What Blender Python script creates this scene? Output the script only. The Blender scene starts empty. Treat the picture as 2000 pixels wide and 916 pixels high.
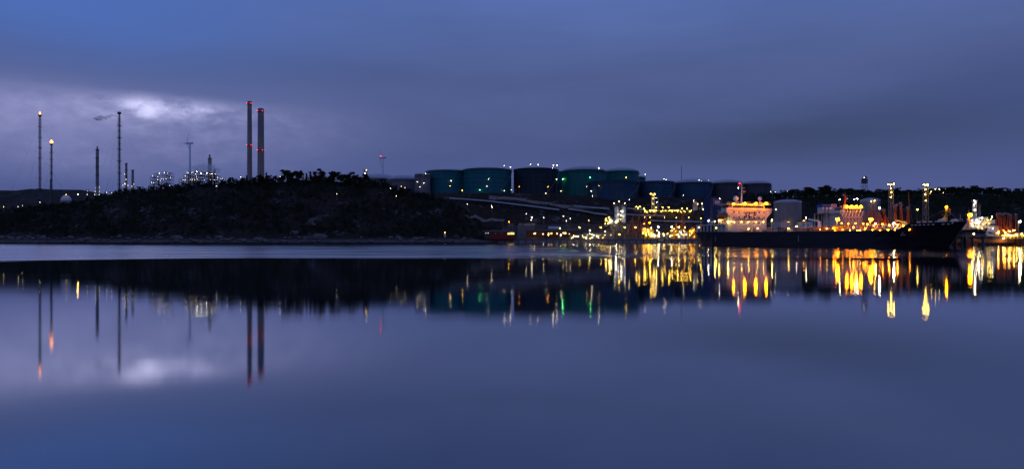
import bpy, math, random
import numpy as np
from mathutils import Vector, Matrix, noise as mnoise

# ------------------------------------------------------------------ scene, camera
scene = bpy.context.scene
COL = scene.collection
CAM_H = 3.5
F_PX = 1277.0            # focal length in photograph pixels (2000 wide)
cam_d = bpy.data.cameras.new('camera')
cam_d.sensor_width = 36.0
cam_d.lens = 36.0 * F_PX / 2000.0
cam_d.shift_y = 0.005
cam_d.clip_start = 0.5
cam_d.clip_end = 20000.0
cam = bpy.data.objects.new('camera', cam_d)
cam.location = (0, 0, CAM_H)
cam.rotation_euler = (math.radians(90), 0, 0)
COL.objects.link(cam)
scene.camera = cam
scene.view_settings.view_transform = 'Standard'
scene.view_settings.look = 'None'
scene.view_settings.gamma = 1.0
scene.view_settings.exposure = 0.0
scene.view_settings.use_curve_mapping = False
scene.render.engine = 'CYCLES'
cy = scene.cycles
cy.use_denoising = True
try:
    cy.denoiser = 'OPENIMAGEDENOISE'
    cy.denoising_input_passes = 'RGB_ALBEDO_NORMAL'
except Exception:
    pass
cy.sample_clamp_indirect = 2.0
cy.max_bounces = 6
cy.diffuse_bounces = 2
cy.glossy_bounces = 3
cy.transmission_bounces = 4
cy.volume_bounces = 3
cy.use_light_tree = True
cy.caustics_reflective = False
cy.caustics_refractive = False

def lin(r, g, b):
    f = lambda c: (c / 255.0 / 12.92) if c / 255.0 <= 0.04045 else ((c / 255.0 + 0.055) / 1.055) ** 2.4
    return (f(r), f(g), f(b))

# ------------------------------------------------------------------ node helper
class NT:
    def __init__(self, tree):
        self.t = tree
        self.n = tree.nodes
        self.l = tree.links
    def node(self, typ, **kw):
        nd = self.n.new(typ)
        for k, v in kw.items():
            setattr(nd, k, v)
        return nd
    def put(self, sock, v):
        if hasattr(v, 'links'):
            self.l.new(v, sock)
        elif isinstance(v, tuple) and len(v) == 3 and sock.type == 'RGBA':
            sock.default_value = (*v, 1)
        else:
            sock.default_value = v
    def m(self, op, a, b=0.0, c=0.0):
        nd = self.node('ShaderNodeMath', operation=op)
        self.put(nd.inputs[0], a); self.put(nd.inputs[1], b); self.put(nd.inputs[2], c)
        return nd.outputs[0]
    def mix(self, fac, a, b, blend='MIX'):
        nd = self.node('ShaderNodeMix', data_type='RGBA', blend_type=blend)
        self.put(nd.inputs[0], fac); self.put(nd.inputs[6], a); self.put(nd.inputs[7], b)
        return nd.outputs[2]
    def xyz(self, v):
        nd = self.node('ShaderNodeSeparateXYZ'); self.l.new(v, nd.inputs[0])
        return nd.outputs
    def comb(self, x, y, z):
        nd = self.node('ShaderNodeCombineXYZ')
        self.put(nd.inputs[0], x); self.put(nd.inputs[1], y); self.put(nd.inputs[2], z)
        return nd.outputs[0]
    def noise(self, vec, scale, detail=3.0, rough=0.55, color=False):
        nd = self.node('ShaderNodeTexNoise')
        if vec is not None:
            self.l.new(vec, nd.inputs['Vector'])
        nd.inputs['Scale'].default_value = scale
        nd.inputs['Detail'].default_value = detail
        nd.inputs['Roughness'].default_value = rough
        return nd.outputs['Color' if color else 'Fac']
    def ramp(self, fac, stops, interp='LINEAR'):
        nd = self.node('ShaderNodeValToRGB')
        cr = nd.color_ramp
        cr.interpolation = interp
        while len(cr.elements) < len(stops):
            cr.elements.new(0.5)
        for e, (p, c) in zip(cr.elements, stops):
            e.position = p
            e.color = (*c, 1) if len(c) == 3 else c
        self.put(nd.inputs[0], fac)
        return nd.outputs[0]
    def mapr(self, v, a, b, c=0.0, d=1.0, smooth=False):
        nd = self.node('ShaderNodeMapRange')
        if smooth:
            nd.interpolation_type = 'SMOOTHSTEP'
        self.put(nd.inputs[0], v)
        for i, q in enumerate((a, b, c, d)):
            self.put(nd.inputs[i + 1], q)
        return nd.outputs[0]

# ------------------------------------------------------------------ world: cloudy dusk sky
SUN_AZ, SUN_EL = math.radians(200), math.radians(1.0)
world = bpy.data.worlds.new('World')
scene.world = world
world.use_nodes = True
w = NT(world.node_tree)
w.n.clear()
tc = w.node('ShaderNodeTexCoord')
dx, dy, dz = w.xyz(tc.outputs['Generated'])
az = w.m('MULTIPLY', w.m('ARCTAN2', dx, dy), 57.29578)            # degrees, 0 = straight over the water
el = w.m('MULTIPLY', w.m('ARCSINE', w.m('ABSOLUTE', dz)), 57.29578)
def blob(a0, e0, wa, we, off=None):
    a = w.m('DIVIDE', w.m('SUBTRACT', az, a0), wa)
    e = w.m('DIVIDE', w.m('SUBTRACT', el if off is None else w.m('ADD', el, off), e0), we)
    q = w.m('ADD', w.m('MULTIPLY', a, a), w.m('MULTIPLY', e, e))
    return w.m('EXPONENT', w.m('MULTIPLY', q, -1.0))
base = w.ramp(w.m('DIVIDE', el, 90.0), [
    (0.0, lin(69, 83, 138)), (0.067, lin(74, 86, 139)), (0.10, lin(74, 86, 135)), (0.155, lin(77, 90, 139)),
    (0.20, lin(82, 101, 158)), (0.235, lin(86, 109, 173)), (0.5, lin(84, 104, 164)), (1.0, lin(82, 101, 158))])
cvec = w.comb(w.m('MULTIPLY', az, 0.035), w.m('MULTIPLY', el, 0.16), 0.0)
cvec2 = w.comb(w.m('MULTIPLY', az, 0.12), w.m('MULTIPLY', el, 0.30), 3.7)
n1 = w.noise(cvec, 1.0, 5.0, 0.55)
n2 = w.noise(cvec2, 1.0, 6.0, 0.6)
wob = w.m('MULTIPLY', w.m('SUBTRACT', n1, 0.5), 5.0)
col = w.mix(1.0, base, w.ramp(n1, [(0.25, (0.82, 0.83, 0.86)), (0.5, (1, 1, 1)), (0.75, (1.16, 1.13, 1.12))]), 'MULTIPLY')
# bluer clear patch up to the west, lilac refinery-lit cloud below it, dark cloud bank to the east
col = w.mix(w.m('MULTIPLY', blob(-36, 17.5, 17, 4.5, wob), 0.85), col, lin(74, 107, 181))
col = w.mix(w.m('MULTIPLY', blob(-36, 8.4, 13, 2.7, wob), 0.9), col, lin(124, 128, 178))
col = w.mix(w.m('MULTIPLY', blob(-20, 9.5, 9, 2.6, wob), 0.65), col, lin(100, 107, 158))
col = w.mix(w.m('MULTIPLY', blob(26, 7.9, 19, 1.9, wob), 0.9), col, lin(56, 66, 104))
col = w.mix(w.m('MULTIPLY', blob(38, 10, 8, 4.0, wob), 0.6), col, lin(60, 74, 122))
puff = w.mapr(n2, 0.36, 0.66, 0.25, 1.45)
woff = w.m('MULTIPLY', w.m('SUBTRACT', n2, 0.5), 3.0)
n3 = w.noise(w.comb(w.m('MULTIPLY', az, 0.55), w.m('MULTIPLY', el, 1.0), 9.1), 1.0, 6.0, 0.62)
puff = w.m('MULTIPLY', puff, w.mapr(n3, 0.33, 0.67, 0.35, 1.45))
lid = w.mapr(w.m('ADD', el, w.m('MULTIPLY', w.m('SUBTRACT', n3, 0.5), 1.6)), 11.5, 10.3, 0.0, 1.0, True)
puff = w.m('MULTIPLY', puff, lid)
g1 = w.m('MULTIPLY', blob(-29.4, 9.9, 1.2, 1.4, woff), puff)
g2 = w.m('MULTIPLY', blob(-26.6, 10.1, 4.2, 0.9, woff), puff)
g3 = w.m('MULTIPLY', blob(-29.0, 9.0, 10.0, 2.9, woff), puff)
def add(c, fac, rgb):
    return w.mix(1.0, c, w.mix(fac, (0, 0, 0), rgb), 'ADD')
col = add(col, g1, (0.23, 0.22, 0.26))
col = add(col, g2, (0.27, 0.26, 0.36))
col = add(col, g3, (0.09, 0.085, 0.13))
sky = w.node('ShaderNodeTexSky', sky_type='NISHITA', sun_disc=False)
sky.sun_elevation = SUN_EL
sky.sun_rotation = SUN_AZ
sky.altitude = 0
sky.air_density = 1.0
sky.dust_density = 1.0
sky.ozone_density = 3.0
col = w.mix(1.0, col, w.mix(1.0, sky.outputs[0], (0.02, 0.02, 0.02), 'MULTIPLY'), 'ADD')
bg = w.node('ShaderNodeBackground')
w.l.new(col, bg.inputs[0])
bg.inputs[1].default_value = 1.0
wo = w.node('ShaderNodeOutputWorld')
w.l.new(bg.outputs[0], wo.inputs[0])

sun_d = bpy.data.lights.new('sun', 'SUN')
sun_d.energy = 0.05                     # the last light of dusk through cloud
sun_d.angle = math.radians(25)
sun_d.color = (0.75, 0.82, 1.0)
sun = bpy.data.objects.new('sun', sun_d)
sun.rotation_euler = (math.radians(60), 0, math.radians(-25))
COL.objects.link(sun)

# ------------------------------------------------------------------ materials
MATS = {}
def mat(name, color, rough=0.7, metal=0.0, var=0.18, nscale=0.6, spec=0.3, bump=0.0, streak=None):
    if name in MATS:
        return MATS[name]
    m = bpy.data.materials.new(name)
    m.use_nodes = True
    t = NT(m.node_tree)
    b = t.n['Principled BSDF']
    g = t.node('ShaderNodeTexCoord')
    v = g.outputs['Object']
    if streak:
        mp = t.node('ShaderNodeMapping')
        mp.inputs['Scale'].default_value = streak
        t.l.new(v, mp.inputs[0]); v = mp.outputs[0]
    n = t.noise(v, nscale, 4.0, 0.6)
    lo = tuple(c * (1 - var) for c in color); hi = tuple(min(1, c * (1 + var)) for c in color)
    t.l.new(t.ramp(n, [(0.3, lo), (0.7, hi)]), b.inputs['Base Color'])
    b.inputs['Roughness'].default_value = rough
    b.inputs['Metallic'].default_value = metal
    b.inputs['Specular IOR Level'].default_value = spec
    if bump:
        bn = t.node('ShaderNodeBump'); bn.inputs['Strength'].default_value = bump
        t.l.new(n, bn.inputs['Height']); t.l.new(bn.outputs[0], b.inputs['Normal'])
    MATS[name] = m
    return m
def emit(name, color, strength):
    if name in MATS:
        return MATS[name]
    m = bpy.data.materials.new(name)
    m.use_nodes = True
    t = NT(m.node_tree)
    b = t.n['Principled BSDF']
    b.inputs['Base Color'].default_value = (0.5, 0.5, 0.5, 1)
    b.inputs['Emission Color'].default_value = (*color, 1)
    b.inputs['Emission Strength'].default_value = strength
    MATS[name] = m
    return m
M_STEEL = mat('galvanised_steel', (0.22, 0.23, 0.25), 0.5, 0.3)
M_DARK = mat('dark_steel', (0.08, 0.085, 0.095), 0.6, 0.2)
M_WHITE = mat('white_paint', (0.72, 0.72, 0.70), 0.5, streak=(1, 1, 0.2), var=0.1)
M_CREAM = mat('cream_paint', (0.74, 0.70, 0.62), 0.5, streak=(1, 1, 0.15), var=0.12, nscale=0.4)
M_NAVY = mat('navy_paint', (0.02, 0.035, 0.12), 0.45)
M_BLUE = mat('blue_paint', (0.03, 0.10, 0.42), 0.5)
M_HULL = mat('black_hull_paint', (0.016, 0.011, 0.017), 0.42, streak=(0.2, 0.2, 1.2), var=0.45, nscale=0.35)
M_RUST = mat('red_oxide_deck', (0.16, 0.055, 0.035), 0.75, var=0.3)
M_REDARM = mat('red_oxide_paint', (0.42, 0.10, 0.035), 0.55)
M_ORANGE = mat('orange_paint', (0.65, 0.17, 0.03), 0.5)
M_YELLOW = mat('yellow_paint', (0.72, 0.48, 0.06), 0.5)
M_REDWALL = mat('falu_red_boards', (0.22, 0.038, 0.022), 0.8, streak=(4, 4, 0.2), var=0.25)
M_BROWNWALL = mat('brown_red_boards', (0.085, 0.03, 0.022), 0.85, streak=(4, 4, 0.2), var=0.3)
M_ROOF = mat('dark_roofing', (0.07, 0.07, 0.08), 0.8)
M_CONC = mat('concrete', (0.36, 0.29, 0.25), 0.85, streak=(0.5, 0.5, 0.08), var=0.22, nscale=0.3)  # warm brown carries refinery light on the chimneys, put into the colour
M_CONCD = mat('weathered_concrete', (0.27, 0.25, 0.26), 0.85, streak=(0.5, 0.5, 0.08), var=0.22, nscale=0.3)
M_QUAY = mat('quay_concrete', (0.17, 0.16, 0.15), 0.9, var=0.3)
M_SHEET = mat('rusty_sheet_piling', (0.30, 0.12, 0.05), 0.8, streak=(3, 3, 0.3), var=0.4)
M_TEAL = mat('teal_tank_paint', (0.003, 0.13, 0.155), 0.55, streak=(0.3, 0.3, 0.06), var=0.2, nscale=0.5)
M_UNLITT = mat('black_unlit_tank_paint', (0.008, 0.026, 0.042), 0.6, streak=(0.3, 0.3, 0.06), var=0.3, nscale=0.5)  # darkness of the unlit tank put into its colour
M_GREENT = mat('green_tank_paint', (0.004, 0.13, 0.12), 0.55, streak=(0.3, 0.3, 0.06), var=0.2, nscale=0.5)
M_BLUET = mat('slate_blue_tank_paint', (0.014, 0.058, 0.115), 0.55, streak=(0.3, 0.3, 0.06), var=0.2, nscale=0.5)
M_GREYT = mat('grey_tank_paint', (0.17, 0.165, 0.18), 0.6, streak=(0.4, 0.4, 0.05), var=0.2, nscale=0.5)
M_DGREYT = mat('dark_grey_tank_paint', (0.055, 0.06, 0.08), 0.6, streak=(0.4, 0.4, 0.05), var=0.25, nscale=0.5)
M_ROOFT = mat('pale_tank_roof', (0.42, 0.44, 0.50), 0.5, var=0.1)
M_ROOFD = mat('dark_tank_roof', (0.05, 0.06, 0.08), 0.6)
M_GLASS = mat('dark_window_glass', (0.01, 0.012, 0.016), 0.1, spec=0.6)
M_BARK = mat('tree_bark', (0.05, 0.042, 0.036), 0.9)
M_LEAF = mat('pine_needles', (0.028, 0.045, 0.022), 0.9, var=0.45, nscale=0.8, spec=0.1)
M_LEAF2 = mat('bare_twig_brown', (0.042, 0.030, 0.027), 0.9, var=0.4, nscale=0.8, spec=0.1)
M_ROCK = mat('granite', (0.13, 0.12, 0.118), 0.9, var=0.45, nscale=0.5, bump=0.4)
M_PIPE = mat('aluminium_clad_pipe', (0.45, 0.47, 0.52), 0.4, 0.6)
M_ROAD = mat('gravel_road', (0.20, 0.17, 0.15), 0.95, var=0.3)
EM = {
    'w': emit('white_lamp', (1.0, 0.88, 0.60), 70.0),
    'y': emit('yellow_lamp', (1.0, 0.56, 0.06), 85.0),
    'o': emit('sodium_lamp', (1.0, 0.27, 0.004), 100.0),
    'O': emit('sodium_floodlight', (1.0, 0.25, 0.001), 150.0),
    'W': emit('white_floodlight', (1.0, 0.85, 0.50), 240.0),
    'Y': emit('yellow_floodlight', (1.0, 0.58, 0.09), 180.0),
    'g': emit('green_tinted_lamp', (0.10, 1.0, 0.25), 160.0),
    'r': emit('red_beacon', (1.0, 0.01, 0.02), 9.0),
    'f': emit('gas_flame', (1.0, 0.30, 0.05), 6.0),
    'd': emit('small_white_lamp', (1.0, 0.84, 0.54), 38.0),
    'e': emit('small_yellow_lamp', (1.0, 0.58, 0.09), 36.0),
    'l': emit('distant_white_lamp', (1.0, 0.88, 0.62), 14.0),
    'k': emit('distant_yellow_lamp', (1.0, 0.66, 0.16), 16.0),
    'v': emit('lit_window', (1.0, 0.66, 0.16), 3.0),
}

# ------------------------------------------------------------------ mesh builder
class MB:
    def __init__(self):
        self.v = []; self.f = []
    def add(self, vs, fs):
        o = len(self.v)
        self.v += [tuple(p) for p in vs]
        self.f += [tuple(o + i for i in f) for f in fs]
        return self
    def box(self, x0, x1, y0, y1, z0, z1):
        vs = [(x, y, z) for z in (z0, z1) for y in (y0, y1) for x in (x0, x1)]
        return self.add(vs, [(0, 2, 3, 1), (4, 5, 7, 6), (0, 1, 5, 4), (2, 6, 7, 3), (0, 4, 6, 2), (1, 3, 7, 5)])
    def cyl(self, p0, p1, r0, r1=None, n=8, caps=True):
        r1 = r0 if r1 is None else r1
        p0, p1 = Vector(p0), Vector(p1)
        d = (p1 - p0).normalized()
        a = Vector((0, 0, 1)) if abs(d.z) < 0.9 else Vector((1, 0, 0))
        u = d.cross(a).normalized(); t = d.cross(u)
        vs = []
        for p, r in ((p0, r0), (p1, r1)):
            for k in range(n):
                an = 2 * math.pi * k / n
                vs.append(p + (u * math.cos(an) + t * math.sin(an)) * r)
        fs = [(k, k + n, (k + 1) % n + n, (k + 1) % n) for k in range(n)]
        if caps:
            fs += [tuple(range(n)), tuple(range(2 * n - 1, n - 1, -1))]
        return self.add(vs, fs)
    def bar(self, p0, p1, r):
        return self.cyl(p0, p1, r * 1.2, n=4)
    def path(self, pts, r, n=5):
        for a, b in zip(pts, pts[1:]):
            self.cyl(a, b, r, n=n)
        return self
    def lathe(self, prof, n=24, c=(0, 0), capt=True):
        o = len(self.v)
        for r, z in prof:
            for k in range(n):
                an = 2 * math.pi * k / n
                self.v.append((c[0] + r * math.cos(an), c[1] + r * math.sin(an), z))
        for i in range(len(prof) - 1):
            for k in range(n):
                a = o + i * n + k; b = o + i * n + (k + 1) % n
                self.f.append((a, b, b + n, a + n))
        if capt:
            e = o + (len(prof) - 1) * n
            self.f.append(tuple(range(e, e + n)))
        return self
    def ball(self, c, r, sx=1, sy=1, sz=1, nu=10, nv=6):
        prof = [(max(0.001, r * math.sin(math.pi * i / nv)), -r * math.cos(math.pi * i / nv)) for i in range(nv + 1)]
        o = len(self.v)
        self.lathe(prof, nu, capt=False)
        for i in range(o, len(self.v)):
            x, y, z = self.v[i]
            self.v[i] = (c[0] + x * sx, c[1] + y * sy, c[2] + z * sz)
        return self
    def loft(self, rows, close=False):
        n = len(rows[0]); o = len(self.v)
        for r in rows:
            self.v += [tuple(p) for p in r]
        for i in range(len(rows) - 1):
            for k in range(n - (0 if close else 1)):
                a = o + i * n + k; b = o + i * n + (k + 1) % n
                self.f.append((a, b, b + n, a + n))
        return self
    def lattice(self, base, top, w0, w1, n, r=0.12):
        b, t = Vector(base), Vector(top)
        def corner(i, s):
            w_ = (w0 + (w1 - w0) * s) / 2
            p = b.lerp(t, s)
            return p + Vector(((w_, w_), (-w_, w_), (-w_, -w_), (w_, -w_))[i] + (0,))
        for i in range(4):
            self.bar(corner(i, 0), corner(i, 1), r * 1.3)
            for k in range(n):
                s0, s1 = k / n, (k + 1) / n
                j = (i + 1) % 4
                if k % 2:
                    i0, i1 = i, j
                else:
                    i0, i1 = j, i
                self.bar(corner(i0, s0), corner(i1, s1), r)
                self.bar(corner(i, s1), corner(j, s1), r)
        return self
    def mesh(self, name):
        me = bpy.data.meshes.new(name)
        me.from_pydata(self.v, [], self.f)
        me.update()
        return me
    def build(self, name, m, parent=None, smooth=False, **tags):
        o = bpy.data.objects.new(name, self.mesh(name))
        o.data.materials.append(m)
        if smooth:
            for p in o.data.polygons:
                p.use_smooth = True
        COL.objects.link(o)
        o.parent = parent
        for k, v in tags.items():
            o[k] = v
        return o

def tag(o, label, cat, group=None):
    o['label'] = label; o['category'] = cat
    if group:
        o['group'] = group
    return o
def thing(name, label, cat, loc=(0, 0, 0), rz=0.0, group=None):
    o = bpy.data.objects.new(name, None)
    o.empty_display_size = 0.5
    COL.objects.link(o)
    o.location = loc
    o.rotation_euler = (0, 0, rz)
    return tag(o, label, cat, group)
def link_mesh(name, me, parent, loc=(0, 0, 0), scale=(1, 1, 1), rz=0.0):
    o = bpy.data.objects.new(name, me)
    COL.objects.link(o)
    o.parent = parent
    o.location = loc; o.scale = scale; o.rotation_euler = (0, 0, rz)
    return o
ORD = ['zeroth', 'first', 'second', 'third', 'fourth', 'fifth', 'sixth', 'seventh', 'eighth', 'ninth', 'tenth', 'eleventh', 'twelfth',
       'thirteenth', 'fourteenth', 'fifteenth', 'sixteenth', 'seventeenth', 'eighteenth', 'nineteenth', 'twentieth', 'twenty-first',
       'twenty-second', 'twenty-third', 'twenty-fourth', 'twenty-fifth', 'twenty-sixth', 'twenty-seventh', 'twenty-eighth', 'twenty-ninth', 'thirtieth']
rng = random.Random(7)

def at(px, py, Y):
    """world point seen at photograph position px, py when it stands Y metres out"""
    return Vector(((px - 1000.0) / F_PX * Y, Y, CAM_H + (468.0 - py) / F_PX * Y))

# bulbs: shared icosahedra, one per lamp colour
def ico_mesh(name, m):
    t = (1 + 5 ** 0.5) / 2
    vs = [(-1, t, 0), (1, t, 0), (-1, -t, 0), (1, -t, 0), (0, -1, t), (0, 1, t), (0, -1, -t), (0, 1, -t), (t, 0, -1), (t, 0, 1), (-t, 0, -1), (-t, 0, 1)]
    l = math.sqrt(1 + t * t)
    vs = [(x / l, y / l, z / l) for x, y, z in vs]
    fs = [(0, 11, 5), (0, 5, 1), (0, 1, 7), (0, 7, 10), (0, 10, 11), (1, 5, 9), (5, 11, 4), (11, 10, 2), (10, 7, 6), (7, 1, 8),
          (3, 9, 4), (3, 4, 2), (3, 2, 6), (3, 6, 8), (3, 8, 9), (4, 9, 5), (2, 4, 11), (6, 2, 10), (8, 6, 7), (9, 8, 1)]
    me = bpy.data.meshes.new(name)
    me.from_pydata(vs, [], fs)
    me.materials.append(m)
    return me
BULB = {k: ico_mesh('bulb_' + k, m) for k, m in EM.items()}
def simple_mesh(mb, m):
    me = mb.mesh('shared'); me.materials.append(m); return me
HEAD = simple_mesh(MB().lathe([(0.15, 0.0), (1.0, 0.02), (1.0, 0.12), (0.45, 0.5), (0.12, 0.7)], 8), M_STEEL)
POLE = simple_mesh(MB().cyl((0, 0, 0), (0, 0, 1), 1.0, 0.65, 6), M_STEEL)
ARM = simple_mesh(MB().box(-0.5, 0.5, 0.0, 1.0, -0.5, 0.5), M_STEEL)
SIZE = {'s': 0.22, 'm': 0.36, 'b': 0.5, 'B': 0.7}
def fixture(parent, p, c, size, name='lamp_head', face=-1):
    """a lamp head with its bulb, as a part of parent; p in parent's local coordinates"""
    r = SIZE[size] if isinstance(size, str) else size
    h = link_mesh(name, HEAD, parent, (p[0], p[1], p[2] + r * 0.55), (r * 0.9,) * 3)
    b = link_mesh('bulb', BULB[c], h, (0, 0, -0.6), (1 / 0.9,) * 3)
    return h
def lamp_post(px, py, c, size, label, group, Y=None, pole=9.0, name='lamp_post'):
    if Y is None:
        Y = march(px, py, pole)
    p = at(px, py, Y)
    z0 = terr(p.x, p.y + 0.5)
    if p.y < SHORE_MIN:
        z0 = max(z0, 5.6 if 250 < Y < 560 else 3.0)
    hgt = max(1.5, p.z - z0 + 0.4)
    r = SIZE[size]
    t = thing(name, label, 'lamp post', (p.x, p.y + r + 0.3, z0), 0, group)
    link_mesh('pole', POLE, t, (0, 0, -0.3), (0.16, 0.16, hgt + 0.9))
    link_mesh('arm', ARM, t, (0, -r - 0.3, p.z - z0 + r * 1.1), (0.14, r + 0.3, 0.14))
    fixture(t, (0, -r - 0.3, p.z - z0), c, size)
    return t

# ------------------------------------------------------------------ terrain
SHORE_MIN = 560.0
def ip(x, pts):
    return float(np.interp(x, [p[0] for p in pts], [p[1] for p in pts]))
def pxl(lst, Y):
    return [((px - 1000.0) / F_PX * Y, v) for px, v in lst]
def pyz(lst, Y):
    return [((px - 1000.0) / F_PX * Y, CAM_H + (468.0 - py) / F_PX * Y) for px, py in lst]
SHORE = [(-2500, 620), (-600, 612), (-463, 604), (-330, 592), (-240, 588), (-150, 592), (-70, 606), (-42, 622), (-30, 655), (-10, 678), (190, 678), (230, 640), (300, 600), (480, 600), (900, 640), (2500, 700)]
CREST_Y = 700.0
CREST = pyz([(-400, 440), (-150, 425), (0, 413), (60, 408), (120, 402), (160, 396), (200, 386), (250, 377), (300, 370), (350, 365), (400, 361), (470, 359),
             (520, 356), (550, 354), (600, 355), (640, 353), (690, 358), (740, 366), (780, 374), (820, 384), (850, 392), (880, 402), (905, 418), (925, 436),
             (945, 458)], CREST_Y) + [(-20, 8.0), (0, 13), (60, 16), (200, 17), (260, 26), (330, 34), (430, 36), (520, 36), (900, 30), (2500, 30)]
TERR_Y = 800.0
TERRACE = [(-2500, 40), (-700, 42), (-300, 52), (-140, 54)] + pyz([(830, 378), (1000, 378), (1100, 380), (1160, 386), (1300, 387), (1400, 388), (1480, 390)], TERR_Y) + \
    pyz([(1520, 388), (1580, 385), (1640, 384), (1700, 386), (1730, 383), (1770, 385), (1830, 381), (1900, 380), (1950, 385), (2000, 386), (2100, 384)], TERR_Y) + [(2500, 50)]
FAR_Y = 1550.0
FAR = [(-4000, 90)] + pyz([(-200, 384), (-60, 380), (0, 381), (30, 377), (60, 373), (110, 371), (140, 374), (170, 377), (230, 382), (300, 395)], FAR_Y) + [(-500, 60), (2500, 62)]
FAR = sorted(FAR)
def smooth(t):
    t = min(1.0, max(0.0, t)); return t * t * (3 - 2 * t)
def terr(x, y):
    ys = ip(x, SHORE)
    zc = ip(x, CREST); zt = ip(x, TERRACE); zf = ip(x, FAR)
    nz = mnoise.fractal(Vector((x * 0.018, y * 0.018, 0.3)), 1.0, 2.1, 5)
    nb = mnoise.fractal(Vector((x * 0.10, y * 0.10, 4.3)), 0.9, 2.1, 3)
    d = y - ys
    if d < 0:
        return max(-6.0, d * 0.22)
    quay = smooth((x + 25) / 20.0) * (1 - smooth((x - 215) / 40.0))
    if d < 30:
        za = 0.6 + 0.26 * zc * (d / 30.0) + 1.6 * smooth(d / 5.0)
        zq = 3.4
        z = za * (1 - quay) + zq * quay
    elif y < CREST_Y:
        t = (d - 30) / max(8.0, CREST_Y - ys - 30)
        t = min(1.0, t)
        z0 = (2.2 + 0.26 * zc) * (1 - quay) + 3.4 * quay
        tt = t ** 0.85
        z = z0 + (zc - z0) * tt
    elif y < TERR_Y - 12:
        t = (y - CREST_Y) / (TERR_Y - 12 - CREST_Y)
        z = zc + (zt - zc) * t
    elif y < 1000:
        z = zt
    elif y < FAR_Y:
        z = zt + (zf - zt) * smooth((y - 1000) / (FAR_Y - 1000))
    else:
        z = zf * (1 - 0.5 * smooth((y - FAR_Y) / 1500))
    amp = smooth(d / 25.0)
    flat = smooth((y - TERR_Y + 25) / 15) * (1 - smooth((y - 980) / 60))
    amp *= 1 - 0.95 * flat
    amp *= 1 - 0.9 * quay * (1 - smooth((d - 25) / 30))
    rocky = 1 - smooth((x + 40) / 40)
    z += amp * (2.6 * nz + (0.5 + 1.0 * rocky) * nb)
    if y > 1000:
        z += 5 * nz * smooth((y - 1100) / 200)
    return z
def march(px, py, pole=9.0, y0=600.0, y1=960.0):
    y = y0
    while y < y1:
        p = at(px, py, y)
        if p.y > ip(p.x, SHORE) + 1 and p.z - terr(p.x, y) <= pole:
            return y
        y += 2.0
    return y1
def span(a, b, s):
    return list(np.arange(a, b, s))
XS = span(-4000, -1500, 400) + span(-1500, -620, 40) + span(-620, 640, 4.5) + span(640, 1500, 40) + span(1500, 4001, 400)
YS = [-3000, -500, 200, 400, 500, 540] + span(560, 720, 3.2) + span(720, 830, 5) + span(830, 1100, 20) + span(1100, 1800, 45) + span(1800, 9001, 800)
tm = MB()
for yy in YS:
    for xx in XS:
        tm.v.append((xx, yy, terr(xx, yy)))
nx = len(XS)
for j in range(len(YS) - 1):
    for i in range(nx - 1):
        a = j * nx + i
        tm.f.append((a, a + 1, a + 1 + nx, a + nx))
def terrain_mat():
    m = bpy.data.materials.new('heath_and_granite'); m.use_nodes = True
    t = NT(m.node_tree); b = t.n['Principled BSDF']
    g = t.node('ShaderNodeNewGeometry')
    pos = g.outputs['Position']
    n1 = t.noise(pos, 0.05, 5, 0.6); n2 = t.noise(pos, 0.22, 5, 0.65); n3 = t.noise(pos, 0.9, 4, 0.6)
    grass = t.ramp(n2, [(0.3, (0.013, 0.016, 0.013)), (0.5, (0.028, 0.021, 0.017)), (0.7, (0.048, 0.030, 0.023))])
    rock = t.ramp(n3, [(0.3, (0.05, 0.048, 0.048)), (0.7, (0.20, 0.185, 0.18))])
    k = t.mapr(t.m('ADD', n1, t.m('MULTIPLY', n2, 0.6)), 0.88, 1.0)
    nz = t.xyz(g.outputs['True Normal'])[2]
    steep = t.mapr(nz, 0.66, 0.48)
    zz = t.xyz(pos)[2]
    low = t.mapr(zz, 5.0, 1.5)
    k = t.m('MAXIMUM', t.m('MULTIPLY', k, 0.8), t.m('MAXIMUM', t.m('MULTIPLY', steep, n2), low))
    wet = t.mapr(zz, 1.3, 0.7)
    c = t.mix(k, grass, rock)
    c = t.mix(wet, c, (0.012, 0.012, 0.012))
    t.l.new(c, b.inputs['Base Color'])
    b.inputs['Roughness'].default_value = 0.95
    b.inputs['Specular IOR Level'].default_value = 0.15
    bp = t.node('ShaderNodeBump'); bp.inputs['Strength'].default_value = 0.8; bp.inputs['Distance'].default_value = 0.8
    t.l.new(n3, bp.inputs['Height']); t.l.new(bp.outputs[0], b.inputs['Normal'])
    return m
M_TERRAIN = terrain_mat()
terrain = tm.build('terrain', M_TERRAIN, smooth=True, kind='structure', label='dark rocky headland and heath slope along the far shore')

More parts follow.
